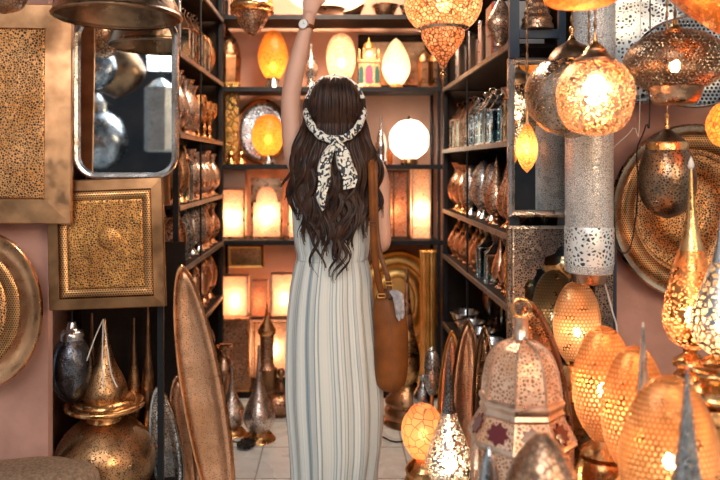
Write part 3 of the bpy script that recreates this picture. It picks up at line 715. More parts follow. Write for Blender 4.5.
row(p_vase(silver_copper, copper), 'curvy silver-copper vase', L2, -1, 1.46, sp(2.88, 3.36, 6), .675, '', 0, 'silver-copper vases on the second left shelf', 1.25)
row(p_goblet(brass), 'brass goblet', L2, -1, 1.46, sp(3.42, 3.86, 5), .69, '', 0, 'brass goblets on the second left shelf', 1.25)
row(p_tear(silver, silver), 'silver teardrop ornament at the back', L2, -1, 1.46, sp(2.95, 3.45, 5), .84, '', 0, 'silver teardrops on the second left shelf')
r_ = p_can(brown_sheet, .05, .2); row(r_, 'square-shouldered brown canister', L3, -1, 1.165, [2.88], .72, '', 0)
row(p_egg(brass_perf, brass), 'punched brass egg ornament', L3, -1, 1.165, sp(2.97, 3.06, 2), .67, '', 0, None, .95)
row(p_lantern(silver, blue_glass, .07, .26), 'tall silver lantern with bluish panes', L3, -1, 1.165, sp(3.15, 3.24, 2), .68, '', 0, None, 1.0)
row(p_vase(silver_copper, copper), 'curvy silver-copper vase', L3, -1, 1.165, sp(3.33, 3.87, 6), .675, '', 0, 'copper vases on the third left shelf', 1.1)
row(p_vase(silver, silver), 'polished silver vase at the back', L3, -1, 1.165, sp(3.0, 3.6, 5), .84, '', 0, 'silver vases on the third left shelf', 1.15)
row(p_leaf(copper, copper_eng), 'pointed engraved copper leaf plaque', L4, -1, .90, sp(2.88, 2.96, 2), .67, '', .35, None, .9)
silver_leaf = p_leaf(silver, silver_eng)
row(silver_leaf, 'pointed silver-blue leaf plaque', L4, -1, .90, sp(3.04, 3.12, 2), .66, '', .35, None, .88)
row(p_egg(silver_eng, silver), 'engraved silver egg ornament', L4, -1, .90, sp(3.22, 3.5, 3), .68, '', 0, 'silver eggs on the fourth left shelf', .95)
row(p_vase(copper_eng, copper), 'engraved copper vase', L4, -1, .90, sp(3.62, 3.88, 3), .68, '', 0, 'copper vases on the fourth left shelf')
row(p_goblet(silver), 'polished silver goblet', L5, -1, .6, sp(2.9, 3.15, 3), .68, '', 0, 'silver goblets on the fifth left shelf', 1.3)
row(p_egg(copper, copper), 'smooth copper egg ornament', L5, -1, .6, sp(3.22, 3.85, 6), .69, '', 0, 'copper eggs on the fifth left shelf', 1.0)
row(p_ovaltray(silver, silver, .09, .13), 'leaning oval silver tray', L5, -1, .6, sp(2.95, 3.6, 4), .87, '', -1.2, 'silver trays on the fifth left shelf')

# ------------------------------------------------------------------ leaf trays standing on the floor
def floor_leaf(label, top, bot, hw, D, mrim, mpan, rz=0, p=1.35, z0=None, name='leaf_tray'):
    """tall pointed dished tray; top/bot = photo points of its tips"""
    a = W(*top, D); b = W(*bot, D); c = (a+b)/2; L = (a-b).length/2; tilt = math.atan2(a.x-b.x, a.z-b.z)
    r = thing(name, label, 'tray', c, (0, tilt, rz)); k = D/F
    fn = leaf(hw*k, L, 64, p)
    MB().dish(fn, [(0, -.004), (.003, -.009), (.008, -.007), (.014, .002)], False).build('rim', mrim, r, solid=.002, angle=30)
    MB().dish(fn, [(.014, .002), (.035, .012), (hw*k*.75, .018)], True).build('panel', mpan, r, solid=.002, angle=30)
    return r
leaf_pan = metal('stippled_copper_sheet', (.85, .47, .28), (.62, .32, .17), .38, 'dot', 150, .3, 'dark', .4, darkcol=(.18, .09, .05))
leaf_rim = metal('copper_sheet_border', (.90, .48, .25), (.55, .27, .13), .28, bump=.1, bscale=20)
floor_leaf('huge pointed copper leaf tray leaning on the left shelves, tip beside the aisle', (181, 264), (228, 536.0), 22, 2.5, leaf_rim, leaf_pan, p=1.15)
floor_leaf('narrow silver leaf tray in dark shade left of the huge leaf tray', (158, 385), (176, 519.0), 16, 2.62, silver, silver_eng, p=1.2)
floor_leaf('brown leaf tray between the narrow silver one and the huge leaf tray', (176, 375), (196, 511.1), 14, 2.68, copper, leaf_pan, p=1.2)
floor_leaf('tall bronze leaf tray standing at right shelves behind the spired lamp', (468, 318), (462, 513.7), 16, 2.66, bronze, leaf_pan, p=1.2)
floor_leaf('second bronze leaf tray behind the copper lantern, right of the tall one', (484, 325), (484, 528.7), 13, 2.55, bronze, bronze_perf, p=1.2)
floor_leaf('golden-rimmed leaf tray behind the orange globe lamp and the spired lamp', (452, 330), (446, 490.4), 12, 2.85, gold, leaf_pan, p=1.2)
turned('egg_lamp', 'dark silver egg lamp on a thin stand behind the orange globe lamp', 'lamp', 432, 2.9,
   [('shade', silver_eng, [(0, 346), (6, 352), (9, 366), (8, 384), (4, 394)], dict(sx=.9)), ('pole', brass, [(2, 393), (1.5, 440), (2, 470)]), ('foot', bronze, [(2, 466), (14, 482), (15, 165+EYE*F/2.9), (0, 165+EYE*F/2.9)])])
turned('jug', 'dark silver jug standing on the floor under the egg lamp', 'jug', 423, 3.25, [('body', silver, [(4, 376), (3, 382), (9, 392), (10, 402), (6, 420), (8, 165+EYE*F/3.25), (0, 165+EYE*F/3.25)])])

# ------------------------------------------------------------------ left front display
def square_tray(name, label, x0, x1, y0, y1, D, border, mrim, mpan, mband=None, rot=(0, 0, 0), bdep=.02, boss=False):
    k = D/F; w = (x1-x0)*k; h = (y1-y0)*k; b = border*k
    r = thing(name, label, 'tray', W((x0+x1)/2, (y0+y1)/2, D), rot)
    MB().dish(rrect(w, h, .004, 2), [(0, .012), (0, 0), (.003, -.004), (b*.98, -bdep), (b, -bdep+.002)], False).build('rim', mrim, r, solid=.0015, angle=20)
    y = -bdep+.003; ins = b
    if mband:
        MB().dish(rrect(w, h, .004, 2), [(b, y), (b+9*k, y)], False).build('punched_band', mband, r, solid=.001); ins = b+9*k
    MB().dish(rrect(w, h, .004, 2), [(ins, y), (ins+.01, y)], True).build('panel', mpan, r, solid=.001)
    if boss: MB().lathe([(0, .008), (8*k, .007), (11*k, .003), (12*k, 0)], 32).xf(Matrix.Translation((4*k, y-.001, 5*k)) @ Matrix.Rotation(pi/2, 4, 'X')).build('boss', tray_perf2, r)
    return r
square_tray('square_tray', 'very large square punched brass tray with wide plain border, top left corner', -120, 72, 4, 223, 2.26, 25, brass_plain, tray_perf, rot=(radians(1), radians(.7), radians(0)))
square_tray('square_tray', 'smaller brown square tray with golden punched centre below the silver mirror', 48, 164, 179, 308, 2.30, 11, brown_sheet, tray_perf2, tray_hex, rot=(radians(-2), radians(-2.2), 0), boss=True, bdep=.008)
plate('round_tray', 'round brass tray with lattice centre hanging on the pink pillar at left edge', 'tray', -18, 310, 61, 79, 2.28,
   [('rim', leaf_rim, [(0, 0), (.03, -.008), (.38, .002)], False), ('band', tray_hex, [(.38, .002), (.62, .01)], False), ('centre', tray_perf, [(.62, .01), (.75, .012)], True)])
# mirror
def mirror(name, label, x0, x1, y0, y1, D, fr, rad, mf, rot=(0, 0, 0)):
    k = D/F; w = (x1-x0)*k; h = (y1-y0)*k
    r = thing(name, label, 'mirror', W((x0+x1)/2, (y0+y1)/2, D), rot); f = rrect(w, h, rad*k, 8)
    MB().dish(f, [(0, .014), (0, -.008), (fr*k*.35, -.016), (fr*k*.75, -.012), (fr*k, .002)], False).build('frame', mf, r, angle=40)
    MB().dish(f, [(fr*k*.9, .004), (fr*k*.95, .003)]).build('glass', mirror_m, r, smooth=False)
    return r
mirror('mirror', 'silver-framed mirror with rounded corners reflecting silver lamps, above the brown tray', 74, 178, 14, 179, 2.36, 6.5, 24, metal('mirror_frame_silver', (.72, .68, .64), (.42, .36, .32), .22, bump=.15, bscale=60), (radians(0), radians(0), 0))
# dome above mirror
turned('pendant_lamp', 'dark bronze dome shade hanging above the rounded mirror', 'lamp', 118, 2.1,
   [('shade', bronze, [(6, -45), (30, -32), (52, -8), (62, 14)]), ('rim', bronze, [(62, 14), (64, 17), (61, 19)])], hang=-45)
turned('pendant_lamp', 'brown punched lamp bottom peeking in at the top left corner', 'lamp', 4, 1.95, [('shade', copper_eng, [(6, -50), (22, -35), (26, -14), (18, 6), (4, 13), (0, 14)])], hang=-50)
# lower bay cabinet
def bay():
    r = thing('display_case', 'dark display case in the lower left bay between pink pillar and leaf trays', 'cabinet', (X(106, 2.44), 2.6, 0))
    w = X(165, 2.44)-X(48, 2.44)
    MB().box((0, .18, .5), (w, .01, 1.05)).build('back_panel', dark_wood, r, smooth=False)
    MB().box((0, 0, .145), (w, .37, .02)).build('shelf_board', dark_wood, r, smooth=False)
    for s in (-1, 1): MB().box((s*(w/2-.01), -.17, 1.0), (.02, .02, 2.0)).build('post', black_steel, r, smooth=False)
    MB().box((0, 0, .06), (w, .36, .12)).build('plinth', dark_wood, r, smooth=False)
bay()
ball = turned('ball_lamp', 'large punched brass ball lamp with a flanged collar and tall conical cap, lower left bay', 'lamp', 105, 2.55,
   [('body', brass_perf, [(18, 419), (30, 424), (44, 440), (49, 460), (44, 482), (28, 497), (16, 165+(EYE-.157)*F/2.55), (0, 165+(EYE-.157)*F/2.55)]),
    ('neck', brass, [(18, 420), (17, 415), (19, 411)]), ('collar', brass, [(19, 412), (36, 407), (39, 404), (37, 401), (30, 401), (28, 398), (20, 396)], dict(k=2)),
    ('cap', brass_perf, [(21, 398), (22, 390), (18, 378), (10, 362), (5, 345)]), ('finial', brass, [(5, 346), (3, 335), (1.5, 322), (0, 318)])])
m = MB()
for s_ in (-1, 1, .4):
    m.tube(catmull([(0, -.02, .62), (s_*.02, -.05, .56), (s_*.05, -.09, .45), (s_*.075, -.1, .40)]), .0022, 5)
m.build('cord', white_cloth, ball)['label'] = 'white cord loops hanging from the tip'
# move cord to finial height
for c in ball.children:
    if c.name.startswith('cord'): c.location = (0, 0, Z(318, 2.55)-ball.location.z-.62)
turned('egg_lantern', 'dark gunmetal egg lantern with punched holes hanging beside the brass ball lamp', 'lantern', 72, 2.5,
   [('shade', dark_perf, [(11, 338), (17, 348), (20, 364), (18, 384), (10, 398), (0, 403)]), ('cap', silver, [(4, 322), (6, 328), (11, 332), (12, 339)]), ('hook', black_steel, [(1, 308), (1.2, 322), (4, 323)])])
for cx, top, w_, l in ((134, 330, 7, 'slim bronze teardrop lamp right of the conical cap in the lower left bay'), (148, 318, 6, 'narrow dark bronze vessel at the right post of the lower left bay'), (92, 325, 6, 'dark copper spindle lamp behind the egg lantern')):
    turned('teardrop_lamp', l, 'lamp', cx, 2.68, [('neck', bronze, [(1, top-12), (1.5, top), (w_*.5, top+35)]), ('body', brass_perf if cx == 134 else bronze, [(w_*.5, top+35), (w_, top+62), (w_, top+80), (w_*.4, top+92)]), ('foot', brass, [(w_*.4, top+91), (w_*.9, top+110), (w_*1.2, 165+(EYE-.157)*F/2.68), (0, 165+(EYE-.157)*F/2.68)])])
# burlap sack in the foreground bottom left
def sack():
    D = 2.05; k = D/F
    m = MB(); rings = []
    for i, (z, w_, d_) in enumerate(((0, .17, .1), (.1, .21, .12), (.3, .2, .12), (.4, .19, .11), (.435, .17, .09), (.45, .13, .06), (.453, .03, .01))):
        rings.append((0, 0, z, w_, d_))
    rings = [tuple(q) for q in catmull(rings, 3)]
    m.loft(rings, 40, lambda t, a: .03*sin(5*a+9*t)+.02*sin(11*a), caps=True)
    o = m.build('burlap_sack', burlap); o.location = (X(35, D), D, 0); 
    tag(o, 'brown burlap sack top at the bottom left edge in front of the pink pillar', 'sack')
sack()

# ------------------------------------------------------------------ lamps that hang in the aisle
turned('pendant_lamp', 'amber punched brass pendant with a pointed tip, hanging at the top left of the aisle', 'lamp', 252, 3.2,
   [('shade', brass_glow, [(6, -35), (17, -25), (21, -8), (20, 4)]), ('collar', brass, [(20, 3), (22, 6), (21, 10), (17, 12)], dict(k=2)), ('tip', copper_eng, [(17, 12), (14, 22), (7, 32), (1, 37), (0, 41)]), ('bracket', brass, [(14, 9), (20, 11), (22, 13), (15, 14)])], bulb=-8, hang=-35)
turned('pendant_lamp', 'big glowing mosaic globe pendant with a ringed tapering tail, top right of the aisle', 'lamp', 443, 2.9,
   [('shade', mosaic_sh, [(14, -30), (30, -20), (38, -2), (37, 13), (29, 25), (22, 28)]), ('collar', silver, [(24, 26), (26, 28.5), (22, 31)], dict(k=2)), ('tail', mosaic_sh, [(21, 31), (21, 38), (14, 50), (6, 60), (3, 68)]), ('finial', brass, [(3, 68), (2, 71), (3.5, 75), (2, 79), (1, 85), (0, 88)])], bulb=2, brad=.03, hang=-30)
turned('bowl_lamp', 'wide shallow bowl lamp with a dark rim hanging above the raised hand', 'lamp', 328, 3.3,
   [('shade', cream_sh, [(42, -10), (38, 0), (24, 8), (0, 11)]), ('rim', bronze, [(42, -12), (45, -10), (42, -7)]), ('foot', bronze, [(17, 7), (17, 10), (12, 12), (0, 12)])], bulb=-2, hang=-12)

# ------------------------------------------------------------------ right front display
mirror('mirror', 'tall mirror in a chased silver frame on the right, behind the golden drop pendant', 508, 572, 58, 217, 2.315, 7, 1.5, frame_silver)
# navy rack end
def rack():
    r = thing('rack_frame', 'dark navy steel rack end with crossbar above the tall mirror', 'rack', (X(518, 2.36), 2.415, 0))
    MB().box((0, 0, 1.37), (.034, .02, 2.75)).build('post', navy_steel, r, smooth=False)
    MB().box((.085, 0, Z(31, 2.36)), (.135, .02, .03)).build('crossbar', navy_steel, r, smooth=False)
    MB().box((.165, 0, 1.37), (.024, .02, 2.75)).build('post', navy_steel, r, smooth=False)
rack()
turned('ribbed_lamp', 'ribbed silver coil lamp standing on the navy crossbar behind the dark pendant', 'lamp', 537, 2.42,
   [('body', copper_eng, [(6, -8), (9, -2), (8, 1), (11, 5), (10, 8), (13, 12), (12, 15), (15, 19), (14, 22), (16, 165-(Z(31, 2.36)+.0155-EYE)*F/2.42), (0, 165-(Z(31, 2.36)+.0155-EYE)*F/2.42)], dict(k=2))])
# carved scalloped screen under the mirror
def screen():
    D = 2.345; k = D/F; x0, x1 = 507, 612; y0, y1 = 226, 345
    cx = X(507, D); r = thing('carved_screen', 'carved metal filigree screen with a scalloped arch below the tall mirror', 'screen', (cx, D, Z(y1, D)))
    H = (y1-y0)*k
    poly = [(0, 0), (17*k, 0), (17*k, 60*k)] + [(17*k+q[0]*k, q[1]*k) for q in ((3, 66), (8, 66), (11, 70), (12, 76), (16, 77), (19, 82), (20, 88), (25, 90), (30, 92), (34, 98), (40, 100))] + [(64*k, 100*k), (64*k, H), (0, H)]
    MB().prism(poly, -.01, .01).build('fretwork', filigree, r, smooth=False)
    MB().box((5*k, -.008, H*.5), (1.5*k, .022, H)).build('moulding', frame_silver, r, smooth=False); 
    MB().box((32*k, -.008, H-1*k), (64*k, .026, 3*k)).build('cornice', frame_silver, r, smooth=False)
    MB().box((96*k, 0, H*.5), (18*k, .02, H)).build('side_panel', filigree, r, smooth=False)
    MB().box((60*k, 0, 2.5*k), (86*k, .02, 12*k)).build('bottom_panel', filigree, r, smooth=False)
    MB().box((55*k, .035, H*.45), (84*k, .004, H*.9)).build('mirror_glass', dark_mirror, r, smooth=False)
    MB().box((107*k, .005, H*.5), (3*k, .03, H*1.2)).build('edge_post', navy_steel, r, smooth=False)
    MB().box((54*k, .02, -.4), (100*k, .03, .8)).build('lower_board', dark_wood, r, smooth=False)
screen()
turned('honeycomb_lamp', 'oval honeycomb-punched lamp glowing in front of the carved screen mirror', 'lamp', 577, 2.26,
   [('shade', hex_glow_fine, [(0, 280), (12, 286), (21, 303), (24, 325), (21, 345), (13, 360)], dict(sy=.5)), ('base', brass, [(13, 359), (11, 366), (19, 376), (20, 165+(EYE-.30)*F/2.26), (0, 165+(EYE-.30)*F/2.26)], dict(k=2, sy=.5))], bulb=332, brad=.012)
# pendants right
turned('pendant_lamp', 'dark perforated onion pendant half behind the brightest pink-white one', 'lamp', 572, 2.02,
   [('shade', silver_glow, [(25, 60), (33, 64), (44, 80), (46, 98), (40, 115), (26, 130), (8, 137), (0, 138)]), ('cap', bronze, [(25, 61), (22, 55), (16, 48), (6, 42), (3, 38)], dict(seg=8)), ('ring', brass, [(3, 38), (1.5, 34), (3, 30), (1.5, 26)])], bulb=100, bulbmat=bulb_low, hang=26)
turned('pendant_lamp', 'brightest pink-white perforated onion pendant in front of the dark one', 'lamp', 595, 1.76,
   [('shade', copper_glow, [(18, 62), (27, 67), (36, 82), (37.5, 97), (34, 115), (25, 129), (10, 135), (0, 136)]), ('collar', copper, [(19, 63), (20, 60), (12, 54), (11, 50)], dict(k=2)), ('cap', brass, [(12, 53), (8, 47), (3, 42), (1.5, 34), (0, 30)])], bulb=90, brad=.03, hang=31)
turned('drop_pendant', 'small golden glowing drop pendant hanging in front of the tall mirror', 'lamp', 527, 2.2,
   [('shade', shade('yellow_drop_glass', (.9, .48, .17), (.8, .34, .08), 90, .06, .08, (.35, .14, .04)), [(2, 124), (5, 128), (10, 142), (10, 155), (6, 166), (1, 172), (0, 173)]), ('stem', brass, [(1, 95), (1.2, 118), (2.5, 125)])], bulb=148, brad=.012, hang=95)
turned('bowl_lamp', 'orange glowing bowl lamp cut by the top edge above the onion pendants', 'lamp', 582, 1.5,
   [('shade', orange_sh, [(20, -30), (34, -18), (38, -5), (32, 3), (16, 7), (0, 8)]), ('rim', silver, [(37, -9), (40, -6), (37, -3)])], bulb=-10, hang=-30)
# silver cylinder lamp
turned('cylinder_lamp', 'tall hammered white-silver cylinder lamp hanging right of the tall mirror', 'lamp', 589, 2.16,
   [('shade', silver_ham, [(22.5, 120), (23, 124), (23, 268), (22, 272)], dict(sharp=1, seg=40)), ('scroll_band', silver_perf, [(23.4, 226), (23.8, 228), (23.8, 262), (23.4, 264)], dict(sharp=1, seg=40)), ('collar', copper, [(21, 271), (17, 273), (16, 282), (12, 284), (0, 284)], dict(sharp=1)), ('cap', silver, [(22.5, 121), (10, 115), (2, 110)], dict(k=2))], hang=110)
turned('drum_lamp', 'hammered white drum lamp hanging behind the finial of the brightest pendant', 'lamp', 594, 2.28,
   [('shade', silver_ham, [(19, 0), (20, 4), (20, 62), (17, 70), (0, 74)], dict(k=2)), ('cap', silver, [(19, 0), (8, -8), (2, -12)])], hang=-12)
def big_silver():
    return plate('round_tray', 'big white-silver punched dish hanging at the top right behind the bronze lamp', 'tray', 638, 42, 54, 62, 2.375,
      [('rim', silver, [(0, 0), (.03, -.012), (.16, .004)], False), ('centre', silver_perf, [(.16, .004), (.4, .02), (.7, .026)], True)], (0, 0, radians(-12)))
big_silver()
plate('round_tray', 'lattice silver dish hanging low behind the squat bronze lamp at right', 'tray', 694, 62, 62, 46, 2.2,
      [('rim', silver, [(0, 0), (.04, -.006), (.07, 0)], False), ('centre', silver_lat, [(.07, 0), (.5, .012)], True)])
turned('squat_lamp', 'squat bronze perforated lamp with a collar underneath, upper right', 'lamp', 675, 1.92,
   [('shade', bronze_perf, [(10, 30), (28, 35), (44, 48), (49, 63), (45, 76), (32, 86), (26, 88)]), ('collar', copper, [(26, 87), (25, 92), (22, 100), (17, 104), (0, 104)]), ('neck', brass, [(3, 20), (4, 26), (10, 31)])], bulb=66, bulbmat=bulb_low, hang=20)
# big orange drum, top right
def big_drum():
    D = 1.6; k = D/F
    r = thing('drum_lamp', 'huge orange glowing brass drum lamp filling the top right corner', 'lamp', W(728, -8, D), (radians(8), radians(38), radians(-16)))
    R_ = 92*k
    MB().lathe([(0, -.085), (R_*.5, -.075), (R_*.9, -.045), (R_, -.02)], 56, sy=.9).build('shade', metal('orange_brass_lamp', (.95, .42, .1), (.8, .28, .04), .33, 'cell', 120, .22, 'alpha', .3), r)
    MB().lathe([(R_, -.021), (R_*1.02, -.012), (R_*1.02, .03), (R_, .04)], 56, sy=.9).build('rim', metal('orange_brass_rim', (.95, .5, .22), (.8, .34, .12), .3), r)
    MB().lathe([(R_, .04), (R_*.6, .1), (0, .13)], 56, sy=.9).build('crown', gold, r)
    MB().ell((0, 0, .02), (.02, .02, .02), 12, 8).build('bulb', bulb_m, r)
    q = W(728, -8, D); MB().tube([(q.x, q.y, q.z+.1), (q.x, q.y, CEIL)], .003, 6).build('chain', bronze, r).matrix_parent_inverse = (Matrix.Translation(r.location) @ r.rotation_euler.to_matrix().to_4x4()).inverted()
big_drum()
# the great round tray on the wall at right
plate('round_tray', 'great round silver-gold punched tray hanging on the pink wall behind the bronze pendant', 'tray', 694, 212, 84, 88, 2.34,
   [('rim', metal('silvered_rim', (.70, .48, .30), (.28, .17, .1), .25, bump=.15), [(0, 0), (.02, -.012), (.12, -.004)], False), ('band', tray_hex, [(.12, -.004), (.3, .01)], False), ('bowl', tray_perf, [(.3, .01), (.36, .03), (.6, .045)], False), ('centre', tray_perf, [(.6, .045), (.75, .05)], True)])
turned('pendant_lamp', 'dark bronze perforated barrel pendant with a conical cap in front of the great tray', 'lamp', 667, 2.1,
   [('shade', metal('perforated_dark_bronze', (.36, .23, .14), (.2, .12, .07), .3, 'cell', 130, .17, 'dark', .3, darkcol=(.02, .012, .008)), [(20, 150), (25, 164), (27, 180), (24, 200), (14, 213), (0, 219)]), ('collar', brass, [(19, 142), (20, 144), (20, 151)], dict(sharp=1)), ('cap', bronze, [(19, 142), (11, 136), (3, 129)], dict(k=2)), ('stem', brass, [(2.5, 130), (1.5, 120), (2.5, 114)])], hang=114)
turned('globe_pendant', 'orange glowing globe pendant cut by the right edge beside the barrel pendant', 'lamp', 732, 1.9, [('shade', orange_sh, [(4, 100), (16, 106), (24, 124), (17, 143), (0, 150)]), ('cap', brass, [(3, 95), (5, 101), (3, 103)])], bulb=124, hang=95)
# cables on the right
def cable(label, pts, D, rad, mat):
    m = MB(); m.tube(catmull([W(x, y, D) for x, y in pts], 5), rad, 6); tag(m.build('cable', mat), label, 'cable')
cable('black cable looping down in front of the great round tray', [(649, -279), (650, 90), (646, 125), (637, 150), (638, 180), (636, 215), (631, 245), (624, 253), (616, 240), (613, 180), (612, 100), (614, 40), (614, -279)], 2.25, .0025, black_rubber)
cable('white cable hanging past the silver cylinder lamp to the honeycomb lamp', [(613, 60), (612, 200), (611, 245), (604, 275), (612, 310), (618, 345), (616, 480)], 2.22, .0028, white_cloth)
cable('thin pale wire strung from the bright pendant to the pink wall', [(640, -280), (640, 100), (633, 128), (612, 150), (606, 172)], 2.2, .0015, white_cloth)
# teardrop lamps with tall necks
BZT = .33
def zb(D, z=BZT): return 165 + (EYE-z)*F/D
turned('teardrop_lamp', 'tall-necked golden teardrop lamp with glowing spots in front of the great tray', 'lamp', 691, 1.85,
   [('neck', brass, [(0, 160), (1.5, 170), (3, 195), (6, 225), (12, 250)]), ('shade', brass_glow, [(12, 250), (20, 280), (26, 310), (26, 326), (20, 340), (9, 348)]), ('finial', white_cloth, [(0, 156), (2, 161), (3, 166), (1, 170)]),
    ('base', brass, [(9, 347), (7, 353), (16, 360), (17, 366), (12, 370), (20, 380), (21, 388), (14, 400), (24, zb(1.85)), (0, zb(1.85))], dict(k=2))], bulb=315, brad=.018)
turned('teardrop_lamp', 'silver teardrop lamp with pale glass spots at the right edge', 'lamp', 722, 1.72,
   [('neck', silver, [(0, 190), (2, 215), (5, 240), (10, 262)]), ('shade', silver_glow_big, [(10, 262), (18, 285), (28, 315), (28, 335), (18, 350), (8, 356)]), ('base', brass, [(8, 355), (20, 364), (14, 374), (26, 388), (18, 400), (26, zb(1.72)), (0, zb(1.72))], dict(k=2))], bulb=325, brad=.016, bulbmat=bulb_m)
# bench that carries the lamps
b_ = thing('display_bench', 'low wooden display bench under the lamps at the lower right', 'bench', (.95, 1.665, 0))
MB().box((0, 0, BZT-.015), (1.24, 1.27, .028)).build('top', dark_wood, b_, smooth=False, bevel=.004)
for sx in (-1, 1):
    for sy in (-1, 1): MB().box((sx*.58, sy*.6, (BZT-.03)/2), (.05, .05, BZT-.03)).build('leg', dark_wood, b_, smooth=False)
def oval_lamp(label, cx, top, bot, hw, D, mat, tilt=0, bulb=None, bm_=None, sy=.55, base_=True, brad=.016, shape=None):
    h = bot-top; P = lambda f: top+h*f
    pr = shape or [(0, P(0)), (hw*.45, P(.06)), (hw*.85, P(.27)), (hw, P(.52)), (hw*.85, P(.78)), (hw*.5, P(.95)), (hw*.3, P(1))]
    parts = [('shade', mat, pr, dict(sy=sy, seg=40))]
    parts.append(('base', brass, [(hw*.3, P(1)-1), (hw*.45, P(1)+4), (hw*.75, P(1)+12), (hw*.6, P(1)+18), (hw*.85, P(1)+26), (hw*.8, zb(D)), (0, zb(D))], dict(k=2)))
    return turned('honeycomb_lamp', label, 'lamp', cx, D, parts, bulb=bulb, bulbmat=bm_, brad=brad, rot=(0, tilt, 0))
oval_lamp('orange honeycomb oval lamp, leftmost of the three at lower right', 603, 325, 440, 31, 1.82, hex_glow, 0, 390, bm_=bulb_m, brad=.014)
oval_lamp('orange honeycomb oval lamp in the middle of the three at lower right', 634, 345, 472, 33, 1.66, hex_glow, 0, 420, brad=.014)
oval_lamp('largest honeycomb oval lamp with dark blotches, nearest at the bottom right', 669, 374, 540, 50, 1.4, metal('blotched_honeycomb_brass', (.74, .31, .10), (.24, .12, .06), .32, 'hex', 80, .37, 'alpha', .3, liner=(1, .64, .34), lf=.6), 0, 462, brad=.013)
def spire(label, cx, top, bot, hw, D, mat, m2=brass):
    turned('spire_lamp', label, 'lamp', cx, D, [('spire', mat, [(0, top), (1.2, top+6), (hw*.45, top+(bot-top)*.5), (hw, bot)]), ('body', mat, [(hw, bot), (hw*1.8, bot+30), (hw*2, bot+45), (hw*1.2, bot+62)]), ('base', m2, [(hw*1.2, bot+61), (hw*2.2, bot+80), (hw*2.2, zb(D)), (0, zb(D))], dict(k=2))])
spire('slim silver spire of a lamp rising between the two left honeycomb lamps', 643, 322, 420, 9, 1.55, metal('pale_silver_spire', (.85, .80, .74), (.6, .5, .4), .25))
spire('blue-silver engraved spire of a lamp in front of the largest honeycomb lamp', 687, 368, 480, 13, 1.2, silver_eng)
turned('brass_stand', 'ringed brass lamp stand between the teardrop lamps and the largest honeycomb lamp', 'stand', 712, 1.58, [('body', brass, [(8, 366), (18, 370), (20, 376), (10, 382), (22, 392), (24, 400), (12, 408), (26, 424), (28, zb(1.58)), (0, zb(1.58))], dict(k=3))])
# the white-copper Moorish lantern
def moorish():
    D = 1.72; k = D/F; cx = 521
    z0 = BZT; r = thing('moorish_lantern', 'large pale copper eight-sided lantern with dark red star windows, lower right of the aisle', 'lantern', (X(cx, D), D, z0))
    h = lambda y: Z(y, D)-z0
    ph = pi/8
    def L(name, prof, mat, seg=8, flat=True, **kw): return MB().lathe([(a*k, h(y)) for a, y in prof], seg, phase=ph).build(name, mat, r, smooth=not flat, **kw)
    L('dome', catmull([(9, 340), (24, 347), (33, 362), (37, 380), (38.5, 394)], 3), lantern_metal)
    L('band', catmull([(38, 393), (42, 396), (42, 400), (40, 404), (42, 408), (40, 411), (38, 412)], 2), lantern_trim)
    L('skirt', [(39, 411), (52, 434)], lantern_metal)
    L('eave', [(52, 433), (54, 436), (52, 439), (48, 440)], lantern_trim)
    L('body', [(49, 439), (49, 560)], lantern_metal)
    L('base', [(49, 559), (54, 562), (54, zb(D)), (0, zb(D))], lantern_trim)
    L('neck', [(9, 341), (10, 339), (7.5, 337), (7, 319), (8, 317), (0, 316)], lantern_trim, 16, False)
    MB().tube([(9*k*cos(a), 0, h(308)+9*k*sin(a)) for a in [i*pi/12 for i in range(25)]], 2*k, 8, caps=False).build('ring', brass, r)
    m = MB()
    for i in range(8):
        a = ph+2*pi*i/8
        m.tube([(q*k*cos(a), q*k*sin(a), h(y)) for q, y in catmull([(9, 340), (24.5, 347), (33.5, 362), (37.5, 380), (39, 394)], 3)], .0028, 6)
        m.tube([(q*k*cos(a), q*k*sin(a), h(y)) for q, y in ((39.5, 411), (52.5, 434))], .0028, 6)
        m.tube([(49*k*cos(a), 49*k*sin(a), h(y)) for y in (439, 560)], .003, 6)
    m.build('ribs', lantern_trim, r)
    # star windows
    star = []
    for i in range(16):
        a = 2*pi*i/16+pi/2; q = (1.0, .70)[i % 2]*.027
        star.append((q*cos(a)*1.15, q*sin(a)))
    for i in range(8):
        a = 2*pi*(i+.5)/8+ph; ap = cos(pi/8)
        rm = 45.8*k*ap+.0015; slope = math.atan2(13*ap*k, (434-411)*k)
        M_ = Matrix.Translation((rm*cos(a), rm*sin(a), h(423))) @ Matrix.Rotation(a+pi/2, 4, 'Z') @ Matrix.Rotation(-slope, 4, 'X')
        MB().prism(star, -.0025, .002).xf(M_).build('star_window', red_glass, r, smooth=False)['label'] = 'dark red glass star'
        ap2 = 49*k*ap
        ar = [(-.02, -.10), (.02, -.10), (.02, .02), (.014, .035), (0, .05), (-.014, .035), (-.02, .02)]
        M_ = Matrix.Translation((ap2*cos(a), ap2*sin(a), h(490))) @ Matrix.Rotation(a+pi/2, 4, 'Z')
        MB().prism(ar, -.003, .002).xf(M_).build('arch_window', cream_sh, r, smooth=False)
moorish()
floor_leaf('pointed mesh leaf tray standing right behind the pale copper lantern', (528, 300), (560, 514), 26, 2.0, copper, bronze_perf, p=1.2)
turned('dome_lamp', 'blurred golden teardrop lamp top in the foreground below the copper lantern', 'lamp', 543, 1.32,
   [('shade', copper_eng, [(0, 431), (8, 436), (24, 455), (36, 482), (40, 520), (30, 560), (12, 575)]), ('base', brass, [(12, 574), (24, 590), (26, zb(1.32)), (0, zb(1.32))], dict(k=2))])
turned('dome_lamp', 'small grey silver pointed lamp top at the lower left of the copper lantern', 'lamp', 489, 1.5,
   [('shade', silver, [(0, 446), (4, 452), (8, 466), (11, 490), (9, 520)]), ('base', silver, [(9, 519), (18, 540), (18, zb(1.5)), (0, zb(1.5))], dict(k=2))])
